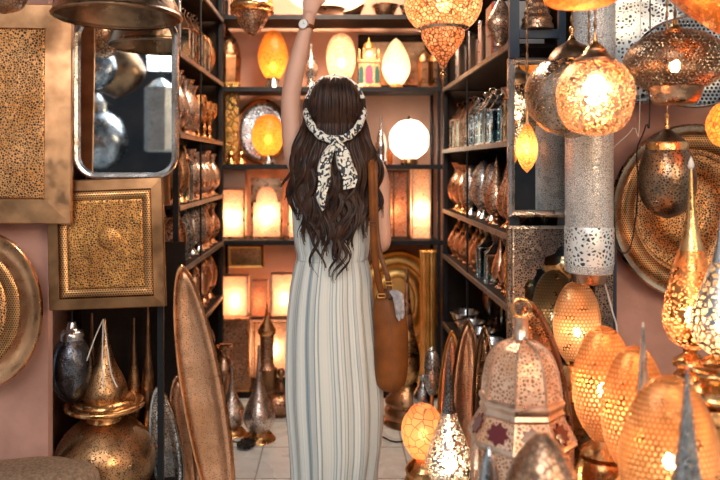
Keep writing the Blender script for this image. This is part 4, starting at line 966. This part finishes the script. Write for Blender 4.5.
turned('spired_lamp', 'bright perforated silver pear lamp with a tall dark spire beside the copper lantern', 'lamp', 449, 2.02,
   [('spire', metal('dark_spire', (.4, .38, .36), (.16, .14, .13), .3, 'engrave', 110, .1, 'dark'), [(0, 348), (1, 354), (2.5, 375), (5, 400), (7, 412)]), ('shade', silver_glow, [(7, 412), (14, 432), (22, 455), (23, 468), (17, 481), (9, 486)]), ('base', brass, [(9, 485), (18, 492), (19, zb(2.02, .301)), (0, zb(2.02, .301))], dict(k=2))], bulb=464, brad=.02, bulbmat=bulb_white)
st2 = thing('stool', 'low dark stool under the spired pear lamp at the aisle edge', 'stool', (X(446, 2.06), 2.1, 0))
MB().lathe([(0, .30), (.09, .30), (.095, .295), (.095, .28), (0, .28)], 24).build('seat', dark_wood, st2)
for i in range(3):
    a = i*2*pi/3+.5; MB().tube([(.06*cos(a), .06*sin(a), .285), (.085*cos(a), .085*sin(a), 0)], .01, 8).build('leg', dark_wood, st2)
turned('globe_lamp', 'orange glowing globe lamp with dark star lines standing right of the bag', 'lamp', 423, 2.62,
   [('shade', starglobe_sh, [(3, 404), (12, 408), (21, 424), (20, 441), (13, 454), (7, 457)]), ('base', brass, [(7, 456), (14, 463), (18, 470), (16, 476), (20, 484), (20, zb(2.62, 0)), (0, zb(2.62, 0))], dict(k=2))], bulb=434, brad=.018, bulbmat=bulb_low)
# ------------------------------------------------------------------ the woman
WD = 2.45
def woman():
    k = WD/F
    r = thing('person', 'woman seen from behind in a long pale striped dress with white headscarf, reaching up', 'person', (X(333, WD), WD, 0))
    def B(px, py, dy=0.0): return (X(px, WD), dy, Z(py, WD))
    # one continuous body, fused from lofted limbs
    m = MB()
    def limb(pts, rad, flat=1.0, seg=16):
        q = catmull([(*p, r_) for p, r_ in zip(pts, rad)], 4)
        m.tube([p[:3] for p in q], [p[3] for p in q], seg, flat=flat)
    # trunk
    tr = [(B(332, 340), .118, .095), (B(332, 320), .124, .10), (B(332, 298), .120, .098), (B(333, 276), .108, .086), (B(333, 256), .104, .078), (B(335, 232), .12, .085), (B(336, 205), .132, .09), (B(337, 182), .145, .085), (B(337, 168), .145, .07), (B(337, 159), .10, .055), (B(336, 152), .052, .048), (B(335, 140), .048, .048), (B(335, 128), .05, .05)]
    rings = [tuple(q) for q in catmull([(p[0], p[1], p[2], a, b) for p, a, b in tr], 3)]
    m.loft(rings, 28, caps=True)
    # head: skull, face, jaw, nose, ears
    hx, _, hz = B(335, 108)
    m.ell((hx, .0, hz+.012), (.074, .094, .098), 24, 14)
    m.ell((hx, .035, hz-.045), (.056, .062, .07), 20, 12)
    m.ell((hx, .075, hz-.085), (.026, .022, .02), 14, 8)
    limb([(hx, .092, hz+.01), (hx, .104, hz-.018), (hx, .112, hz-.036), (hx, .096, hz-.042)], [.006, .008, .011, .008], seg=10)
    for s in (-1, 1):
        m.ell((hx+s*.076, .0, hz-.012), (.008, .018, .030), 12, 8)
        m.ell((hx+s*.03, .08, hz+.022), (.02, .012, .007), 12, 6)
    m.ell((hx, .090, hz-.060), (.022, .012, .009), 12, 6)
    # raised left arm
    limb([B(312, 172, 0), B(300, 163, .0), B(294, 145, .005), B(291, 122, .01), B(290.5, 98, .015), B(293, 80, .02), B(298, 58, .02), B(303, 38, .02), B(307.5, 22, .02), B(309.5, 12, .02)],
         [.05, .047, .041, .036, .034, .034, .032, .027, .0235, .023])
    limb([B(309, 16, .02), B(311, 4, .022), B(313, -8, .025), B(314, -14, .028)], [.022, .032, .034, .026], flat=.5)
    fingers = [(-.026, .062, .0075), (-.009, .074, .008), (.008, .07, .0078), (.024, .055, .0068)]
    bx, by, bz = B(313.5, -12, .027)
    for ox, L, rr in fingers:
        limb([(bx+ox*.8, by, bz-.012), (bx+ox, by+.004, bz+L*.35), (bx+ox*1.1, by+.018, bz+L*.7), (bx+ox*1.1, by+.038, bz+L*.92)], [rr*1.15, rr*1.05, rr, rr*.85], seg=10)
    tx, ty, tz = B(318, 4, .025)
    limb([(tx-.008, ty, tz), (tx+.016, ty+.008, tz+.02), (tx+.028, ty+.018, tz+.045), (tx+.028, ty+.028, tz+.066)], [.013, .011, .0095, .008], seg=10)
    # right arm hanging, elbow bent, forearm forward across the waist
    limb([B(362, 170, 0), B(373, 168, 0), B(378, 182, -.005), B(380, 205, -.01), B(381, 228, -.012), B(381, 241, .0), B(377, 245, .04), B(371, 240, .10), B(362, 234, .16), B(352, 229, .195)],
         [.05, .042, .040, .036, .034, .036, .032, .027, .022, .02])
    limb([B(356, 231, .18), B(346, 226, .205), B(338, 223, .215)], [.02, .03, .026], flat=.55)
    for i, (oz, L) in enumerate(((.024, .06), (.008, .07), (-.008, .066), (-.023, .05))):
        p = B(340, 224, .213); limb([(p[0]+.01, p[1], p[2]+oz*.8), (p[0]-L*.4, p[1]+.004, p[2]+oz), (p[0]-L*.75, p[1]-.008, p[2]+oz), (p[0]-L*.9, p[1]-.026, p[2]+oz)], [.0085, .008, .0075, .0065], seg=10)
    p = B(347, 222, .2); limb([(p[0], p[1], p[2]+.015), (p[0]-.012, p[1]-.01, p[2]+.045), (p[0]-.03, p[1]-.012, p[2]+.062)], [.012, .01, .008], seg=10)
    # legs and feet
    for s in (-1, 1):
        x = X(333, WD)+s*.062
        limb([(x, 0, Z(335, WD)), (x, .0, .62), (x*1.0, -.01, .42), (x, -.02, .28), (x, -.01, .09), (x, -.01, .05)], [.070, .070, .052, .05, .034, .033])
        limb([(x, -.045, .035), (x, .0, .045), (x+s*.005, .08, .03), (x+s*.008, .15, .02)], [.03, .036, .032, .02], flat=.75)
    body = m.build('body', skin_m, r)
    md = body.modifiers.new('fuse', 'REMESH'); md.mode = 'VOXEL'; md.voxel_size = .0048; md.use_smooth_shade = True
    ms = body.modifiers.new('soften', 'SMOOTH'); ms.factor = .6; ms.iterations = 6
    for s in (-1, 1):
        MB().ell((hx+s*.029, .087, hz+.008), (.012, .009, .007), 14, 8).build('eye', plain('eye_brown', (.06, .03, .02), .1), r)
    MB().tube([(hx-.02, .094, hz-.058), (hx-.008, .104, hz-.056), (hx, .105, hz-.058), (hx+.008, .104, hz-.056), (hx+.02, .094, hz-.058)], [.001, .005, .0045, .005, .001], 8).build('lips', plain('lips', (.45, .12, .11), .4), r)
    # tattoo strokes on the right shoulder blade
    m = MB()
    for i in range(4):
        m.tube([(X(371+i*.3, WD), -.047-.001*i, Z(165+i*3.2, WD)), (X(375, WD), -.047, Z(163.5+i*3, WD)), (X(378-i*.3, WD), -.041, Z(162.5+i*3, WD))], .0011, 4)
    m.build('tattoo', plain('tattoo_ink', (.05, .05, .07), .7), r)
    # dress
    t = NT('striped_dress_cloth'); uv = t.coord('UV'); sx = t.n('ShaderNodeSeparateXYZ'); t.l(uv, sx.inputs[0])
    cb = t.n('ShaderNodeCombineXYZ'); t.l(sx.outputs[0], cb.inputs[0])
    wv = t.math('MULTIPLY', t.noise(t.coord('Object'), 5, 2), .006)
    ux = t.math('ADD', sx.outputs[0], wv); t.l(ux, cb.inputs[0])
    n1 = t.noise(cb.outputs[0], 130, 1); n2 = t.noise(cb.outputs[0], 34, 1)
    base = t.mix(t.maprange(n1, .35, .65), (.82, .81, .75), (.64, .68, .67))
    f2 = t.maprange(n1, .54, .60, 0, .8)
    base = t.mix(f2, base, (.30, .36, .39)); base = t.mix(t.maprange(n2, .61, .65, 0, .62), base, (.10, .19, .27))
    b = t.bsdf(base, .8, 0, t.bump(t.noise(t.coord('Object'), 60, 4), .3, .004)); tl = t.n('ShaderNodeBsdfTranslucent'); t.l(base, tl.inputs[0])
    mx = t.n('ShaderNodeMixShader'); mx.inputs[0].default_value = .2; t.l(b.outputs[0], mx.inputs[1]); t.l(tl.outputs[0], mx.inputs[2])
    cloth = t.done(mx.outputs[0])
    sk = [(258, 332, 34.5, .096), (264, 332, 36.5, .103), (280, 331.5, 39.5, .118), (300, 330.5, 41.5, .13), (330, 331, 44.5, .14), (365, 332.5, 46.5, .15), (400, 334, 47.5, .155), (440, 335, 45, .155), (470, 334, 42, .15), (500, 334, 42, .15), (522, 334, 43, .15)]
    rings = [tuple(q) for q in catmull([(X(cx, WD), .0, Z(py, WD), hw*k, dp) for py, cx, hw, dp in sk], 6)]
    def wave(tt, a):
        return (.018+.03*tt)*sin(13*a+1.5*tt)*min(1, tt*6+.3) + .018*tt*sin(7*a+2.6*tt+1) + .006*sin(29*a)
    MB().loft(rings, 176, wave).build('skirt', cloth, r, solid=.0015, angle=80)
    bd = [(259, 332, 35, .097), (254, 332.5, 35.5, .094), (246, 332, 37, .096), (225, 331, 38.5, .100), (200, 330, 38.5, .104), (182, 331, 38, .100), (170, 334, 36, .088), (161, 336, 34, .072)]
    rings = [tuple(q) for q in catmull([(X(cx, WD), -.003, Z(py, WD), hw*k, dp) for py, cx, hw, dp in bd], 5)]
    MB().loft(rings, 120, lambda tt, a: .012*sin(21*a)*(1-tt)+.006*sin(9*a+4*tt)).build('bodice', cloth, r, solid=.0015, angle=80)
    m = MB()
    for cx in (306, 364):
        m.tube(catmull([(X(cx, WD), -.077, Z(170, WD)), (X(cx, WD), -.062, Z(157, WD)), (X(cx, WD)*.95, -.02, Z(150.5, WD)), (X(cx, WD)*.9, .03, Z(153, WD)), (X(cx, WD)*.9, .075, Z(168, WD))], 4), .022, 10, flat=.16)
    m.build('shoulder_strap', cloth, r)
    # hair
    t = NT('dark_brown_hair'); o = t.coord('Object'); uvn = t.noise(t.coord('UV'), 8, 2)
    c = t.mix(t.maprange(t.noise(o, 26, 3), .35, .65), (.016, .007, .005), (.050, .021, .012))
    hb = t.bsdf(c, .42, 0, None, .28)
    hair_m = t.done(hb.outputs[0])
    cap = MB(); A, Bd, C_ = .092, .108, .101; czz = hz+.012
    n1_, n2_ = 40, 22; b0 = len(cap.v)
    for i in range(n2_+1):
        el = pi/2 - (pi*.80)*i/n2_
        for j in range(n1_+1):
            az = radians(-118 + 236*j/n1_)
            q = 1+.010*sin(az*22+i*.3)
            cap.v.append((hx+A*cos(el)*sin(az)*q, -.004-Bd*cos(el)*cos(az)*q, czz+C_*sin(el)*q))
    for i in range(n2_):
        for j in range(n1_): a_ = b0+i*(n1_+1)+j; cap.face((a_, a_+1, a_+n1_+2, a_+n1_+1))
    rnd = random.Random(11)
    def strand(u, rad, lay, end, amp, ph, wl, top=80):
        pts = []; rr = []
        w = lambda y: (8+ (26-8)*min(1, (y-76)/30)) if y < 106 else (26+(14)*min(1, (y-106)/55))
        y = top
        while y <= end:
            f = (y-top)/(end-top)
            hwid = 27*sqrt(max(.05, 1-((y-108)/36)**2)) if y < 118 else 27*sqrt(max(.05, 1-(10/36)**2))
            spread = hwid if y < 118 else hwid + (42.5-hwid)*min(1, (y-118)/62) - max(0, y-205)*.26
            xx = 335 + u*spread + (amp*min(1, max(0, (y-118)/70)))*sin((y-118)/wl*2*pi+ph) + max(0, y-140)*(-.02)
            if y < 140:
                e = 1-((xx-335)/27.5)**2-((y-104.5)/33.5)**2
                dy = -.004-Bd*sqrt(max(0, e)) if y < 125 else None
            if y >= 125:
                g = min(1, (y-125)/35); e0 = -.004-Bd*sqrt(max(.04, 1-min(.96, (u*.97)**2)-.36))
                # lie on the back of the bodice
                back = -.112*sqrt(max(0, 1-((xx-333)/42)**2)) - .012
                dy = e0*(1-g)+min(back, -.035)*g
            dy -= lay
            dy += .006*cos((y-118)/wl*2*pi+ph+1)*min(1, max(0, (y-130)/50))
            pts.append((X(xx, WD), dy, Z(y, WD)))
            rr.append(rad*(min(1, .35+f*3) * (1 if f < .55 else max(.08, (1-f)/.45)**.7)))
            y += 3.0
        cap.tube(pts, rr, 6, flat=.6)
    for i in range(34):                                      # locks, each a bundle of strands that wave together
        u0 = -1+2*(i+.5)/34; ph = rnd.uniform(-.9, .9)+u0*4.5; wl = rnd.uniform(44, 56); amp = rnd.uniform(2.2, 4.0); e0 = 250-30*abs(u0)**1.5+rnd.uniform(-14, 14); ly = rnd.uniform(0, .014)
        for j in range(11):
            strand(u0+rnd.uniform(-.045, .045), rnd.uniform(.0035, .0075), ly+rnd.uniform(0, .006), e0-rnd.uniform(0, 26)*rnd.random(), amp, ph+rnd.uniform(-.2, .2), wl, top=rnd.uniform(80, 100) if abs(u0) < .7 else 104)
    for u, e, a_, p_, wl in ((-.55, 272, 6, .3, 52), (-.42, 268, 5, 1.8, 48), (-.2, 262, 4, .2, 50), (.05, 274, 5, 2.5, 44), (.22, 280, 6, .8, 42), (.33, 277, 6, 2.2, 46), (.3, 268, 6, 3.5, 40), (-1.05, 208, 5, 0, 50), (-1.12, 190, 5, 1, 46), (1.1, 218, 5, 2.6, 54), (1.0, 224, 5, 3.6, 50), (.85, 236, 5, 4.1, 48), (-.8, 240, 5, .5, 44)):
        for j in range(7): strand(u+rnd.uniform(-.045, .045), rnd.uniform(.0035, .0065), rnd.uniform(.01, .02), e-rnd.uniform(0, 12), a_, p_+rnd.uniform(-.25, .25), wl, top=100)
    cap.build('hair', hair_m, r, angle=75)
    # headscarf
    t = NT('patterned_scarf_cloth'); o = t.coord('Object')
    v = t.noise(o, 26, 2, rough=.6); st = t.math('SINE', t.math('MULTIPLY', v, 34.0))
    c = t.mix(t.maprange(st, .15, .4), (.80, .77, .68), (.03, .035, .05))
    scarf_m = t.done(t.bsdf(c, .75, 0, t.bump(t.noise(o, 50, 3), .3, .004)).outputs[0])
    m = MB(); pts = []; rr = []
    for i in range(49):
        a = 2*pi*i/48 - pi/2   # starts at the nape
        e = sin(a)              # -1 nape, +1 top
        px = 335+28.5*cos(a)*(1.0 if e > -.2 else 1-.06*(abs(e)-.2)); py = 108-(32.5 if e > 0 else 33.5)*e
        dy = -.146*abs(e)**.8 if e < 0 else .03*e
        pts.append((X(px, WD), dy, Z(py, WD))); rr.append(.0135+.002*sin(i*1.9))
    m.tube(pts, rr, 10, caps=False, flat=.7)
    sc = m.build('headscarf', scarf_m, r)
    kx, ky, kz = X(335, WD), -.150, Z(141, WD)
    MB().ell((kx, ky, kz), (.020, .016, .014), 18, 10).build('knot', scarf_m, sc)
    for pts_, ws in (([(335, 142), (329, 152), (325, 166), (325, 180), (322, 194), (324, 207)], [.009, .016, .019, .017, .014, .003]), ([(335, 142), (341, 152), (344, 164), (349, 176), (348, 187)], [.009, .018, .022, .021, .016])):
        q = catmull([(X(a, WD), -.160-.004*(b-142)/45, Z(b, WD), w_*1.15) for (a, b), w_ in zip(pts_, ws)], 6)
        mb = MB(); L = len(q)
        base = 0
        for i, (x, y, z, w_) in enumerate(q):
            for j in range(9):
                s = j/8*2-1; mb.v.append((x+s*w_, y-.006*cos(s*5+i*.3)-.006*(1-s*s), z+.004*s))
        for i in range(L-1):
            for j in range(8): a_ = i*9+j; mb.face((a_, a_+1, a_+10, a_+9))
        mb.build('tail', scarf_m, sc, solid=.002, angle=80)
    # watch
    wx, wz = X(304, WD), Z(24, WD)
    wt = MB(); ax = Vector((B(309, 12, .02))) - Vector(B(303, 38, .02)); q = ax.to_track_quat('Z', 'Y').to_matrix().to_4x4()
    band = MB().lathe([(.0255, -.007), (.0275, -.006), (.0275, .006), (.0255, .007), (.0250, 0), (.0255, -.007)], 28).xf(Matrix.Translation((X(306.5, WD), .02, Z(25, WD))) @ q)
    wobj = band.build('watch', leather, r); 
    dq = Vector((-.35, -.93, .08)).to_track_quat('Z', 'Y').to_matrix().to_4x4(); c = Vector((X(306.5, WD), .02, Z(25, WD))) + Vector((-.35, -.93, .06))*.028
    T = Matrix.Translation(c) @ dq
    MB().lathe([(.0165, -.004), (.0185, -.003), (.0185, .003), (.0165, .005), (.0160, .003), (0, .003)], 28).xf(T).build('watch_case', silver, wobj)
    dl = MB().lathe([(.0158, .0032), (.0158, .0042), (0, .0042)], 28).xf(T).build('watch_dial', plain('white_dial', (.85, .85, .83), .4), wobj)
    mb = MB(); mb.box((0, .004, .0046), (.001, .010, .0006)); mb.box((.003, 0, .0046), (.007, .0011, .0006)); mb.xf(T).build('watch_hands', black_rubber, wobj, smooth=False)
    # bracelets near the right elbow hair
    return r
woman()
def bag():
    D = 2.38; k = D/F; top, bot = 292, 392
    r = thing('shoulder_bag', 'tan brown leather bag hanging from the woman by long straps at her right side', 'bag', (X(391, D), D, Z(bot, D)))
    h = lambda y: Z(y, D)-Z(bot, D)
    sec = [(392, 391, 2, .006), (390, 391, 9, .022), (384, 391, 14, .036), (370, 391, 16.5, .045), (345, 391, 17.2, .046), (320, 390, 17, .038), (304, 388.5, 14.5, .026), (294, 386, 9, .016), (289, 384.5, 4, .010)]
    rings = [tuple(q) for q in catmull([((cx-391)*k, 0, h(y), hw*k, dp) for y, cx, hw, dp in sec], 4)]
    body = MB().loft(rings, 40, lambda t, a: .02*sin(3*a+5*t)*t, caps=True).build('body', leather, r)
    MB().tube([((cx-391)*k, -dp*1.0, h(y)) for y, cx, hw, dp in sec[1:]], .0016, 6).build('seam', leather_d, body)
    def strap(pts, w, mat):
        q = catmull([(X(a, D)-r.location.x, b_, h(c)) for a, b_, c in pts], 5); m = MB()
        for i, p in enumerate(q):
            for s in (-1, 1): m.v.append((p[0]+s*w/2, p[1], p[2]))
        for i in range(len(q)-1): m.face((2*i, 2*i+1, 2*i+3, 2*i+2))
        return m.build('strap', mat, r, solid=.004)
    ds = D - WD
    s1 = strap([(369, .12, 168), (370, .045, 157), (370.5, -.03, 163), (371, -.05, 180), (372, -.052, 215), (373.5, -.052, 250), (377, -.045, 275), (382, -.03, 296)], .023, leather)
    s2 = strap([(374.5, .10, 172), (374.8, .04, 160), (374.5, -.034, 168), (374.5, -.044, 190), (375.5, -.046, 225), (379, -.047, 252), (386, -.046, 272), (390, -.03, 297)], .018, leather_d)
    for st, px, py in ((s1, 380.5, 293), (s2, 388, 281), (s1, 371, 222)):
        m = MB(); w = .024; hh = .012
        m.tube([(X(px, D)-r.location.x+a*w/2, -.056 if py < 250 else -.05, h(py)+b*hh/2) for a, b in ((-1, -1), (1, -1), (1, 1), (-1, 1), (-1, -1))], .0022, 6)
        m.build('buckle', gold if py > 250 else leather_d, st)
    m = MB()
    for i in range(7):
        a = i*.9; m.tube(catmull([(X(389, D)-r.location.x, -.035, h(289)), (X(394+i*.8, D)-r.location.x, -.05-.006*sin(a), h(295+4*sin(a))), (X(398+i*.5, D)-r.location.x, -.045, h(312+6*cos(a)))], 4), [.004]*4+[.009]*4+[.003], 8, flat=.6)
    m.build('tied_scarf', plain('grey_scarf_cloth', (.42, .40, .40), .8, 0, (.2, .19, .22), 40), r)
bag()

# ------------------------------------------------------------------ lamps and silver things on the street side (seen in the mirrors)
def refl(px, py, Dv, Dm): v = W(px, py, Dv); return Vector((v.x, 2*Dm-Dv, v.z))
def street_lamp(name, label, px, py, r_px, Dv, Dm, kind, mat, m2):
    k = Dv/F; p = refl(px, py, Dv, Dm); R_ = r_px*k
    r = thing(name, label, 'lamp', p)
    if kind == 'ball':
        MB().lathe([(R_*cos(a), R_*sin(a)) for a in [pi*(i/14-.5) for i in range(14)]], 28).build('shade', mat, r)
        MB().lathe([(R_*.42, R_*.9), (R_*.45, R_*1.2), (R_*.3, R_*1.25), (R_*.1, R_*1.5)], 20).build('cap', m2, r)
    elif kind == 'box':
        MB().lathe([(R_*.85, R_*1.6), (R_, R_*1.5), (R_, -R_*2.4), (R_*.8, -R_*2.5), (0, -R_*2.5)], 6).build('shade', mat, r, smooth=False)
        MB().lathe([(R_*1.05, R_*1.5), (R_*.2, R_*2.1)], 6).build('cap', m2, r, smooth=False)
    else:
        MB().lathe(catmull([(R_*.3, R_*1.2), (R_*.9, R_*.7), (R_*1.2, 0), (R_*.8, -R_*.7), (0, -R_*1.1)], 4), 28).build('shade', mat, r)
        MB().lathe([(R_*.35, R_*1.15), (R_*.3, R_*1.5), (R_*.1, R_*1.7)], 20).build('cap', m2, r)
    MB().tube([(0, 0, R_*1.2), (0, 0, CEIL-p.z)], .003, 6).build('chain', black_steel, r)
silver_perf2 = metal('dotted_silver', (.55, .58, .62), (.2, .22, .25), .22, 'dot', 70, .35, 'dark', .3)
for a in (('hanging_lamp', 'dotted silver ball lamp reflected at the upper left of the rounded mirror', 94, 67, 22, 4.9, 2.36, 'ball', silver_perf2, silver),
          ('hanging_lamp', 'wide dark bronze lamp reflected behind the upper silver ball in the rounded mirror', 116, 72, 24, 5.3, 2.36, 'drop', bronze, silver),
          ('hanging_lamp', 'big dotted silver ball lamp reflected at the lower left of the rounded mirror', 96, 140, 31, 5.6, 2.36, 'ball', silver_perf2, silver),
          ('hanging_lamp', 'pale teal box lantern reflected at the right side of the rounded mirror', 160, 112, 16, 4.8, 2.36, 'box', silver_ham, silver),
          ('hanging_lamp', 'brown drop lamp reflected in the tall chased-frame mirror', 545, 120, 20, 4.9, 2.33, 'drop', copper, copper)):
    street_lamp(*a)

# ------------------------------------------------------------------ light
struct(MB().box((0, -3.4, 1.5), (9, .2, 3.0)).build('wall_front', plain('opposite_facade', (.075, .06, .06), .8, 0, (.03, .035, .045), 3)))
struct(MB().box((0, -2.6, -.06), (9, 2.0, .1)).build('floor_street', plain('street_paving', (.16, .13, .11), .8)))
w = bpy.data.worlds.new('world'); S.world = w; w.use_nodes = True; nt = w.node_tree; nt.nodes.clear()
tc = nt.nodes.new('ShaderNodeTexCoord'); nz = nt.nodes.new('ShaderNodeTexNoise'); nz.inputs['Scale'].default_value = 2.2; nz.inputs['Detail'].default_value = 3
nt.links.new(tc.outputs['Generated'], nz.inputs['Vector'])
rp = nt.nodes.new('ShaderNodeValToRGB'); nt.links.new(nz.outputs[0], rp.inputs[0])
rp.color_ramp.elements[0].position = .40; rp.color_ramp.elements[0].color = (.05, .04, .04, 1)
rp.color_ramp.elements[1].position = .62; rp.color_ramp.elements[1].color = (.80, .84, .86, 1)
bg = nt.nodes.new('ShaderNodeBackground'); nt.links.new(rp.outputs[0], bg.inputs[0]); bg.inputs[1].default_value = .9
wo = nt.nodes.new('ShaderNodeOutputWorld'); nt.links.new(bg.outputs[0], wo.inputs[0])
def area(name, loc, tgt, size, power, col):
    l = bpy.data.lights.new(name, 'AREA'); l.energy = power; l.size = size; l.color = col
    o = bpy.data.objects.new(name, l); COL.objects.link(o); o.location = loc
    o.rotation_euler = (Vector(tgt)-Vector(loc)).to_track_quat('-Z', 'Y').to_euler(); return o
area('street_daylight', (-.6, -1.6, 3.2), (0, 2.4, 1.0), 2.2, 105, (.98, .95, .92))
area('warm_fill_low', (1.6, -.8, 1.9), (.2, 2.6, 1.0), 1.0, 48, (1, .72, .46))  # added warm light out of view, not daylight, gilds the left trays
area('shop_fill_rear', (0, 3.5, 2.7), (0, 4.1, .9), .5, 60, (1, .66, .42))  # added warm fill under the ceiling, no fixture there, brightens the back wall
area('shop_fill_front', (0, 2.9, 2.7), (0, 3.0, 0), .4, 16, (1, .90, .80))  # added fill above the aisle, no fixture there, lifts the side shelves

cam = bpy.data.cameras.new('camera'); co = bpy.data.objects.new('camera', cam); COL.objects.link(co); S.camera = co
co.location = (0, 0, EYE); co.rotation_euler = (pi/2, 0, 0)
cam.sensor_width = 36; cam.lens = 35; cam.shift_x = (360-VX)/720; cam.shift_y = -(240-VY)/720
cam.clip_start = .05
cam.dof.use_dof = True; cam.dof.focus_distance = 2.4; cam.dof.aperture_fstop = 2.2
S.view_settings.view_transform = 'Standard'; S.view_settings.look = 'None'; S.view_settings.gamma = 1; S.view_settings.use_curve_mapping = False
S.view_settings.exposure = 0.0
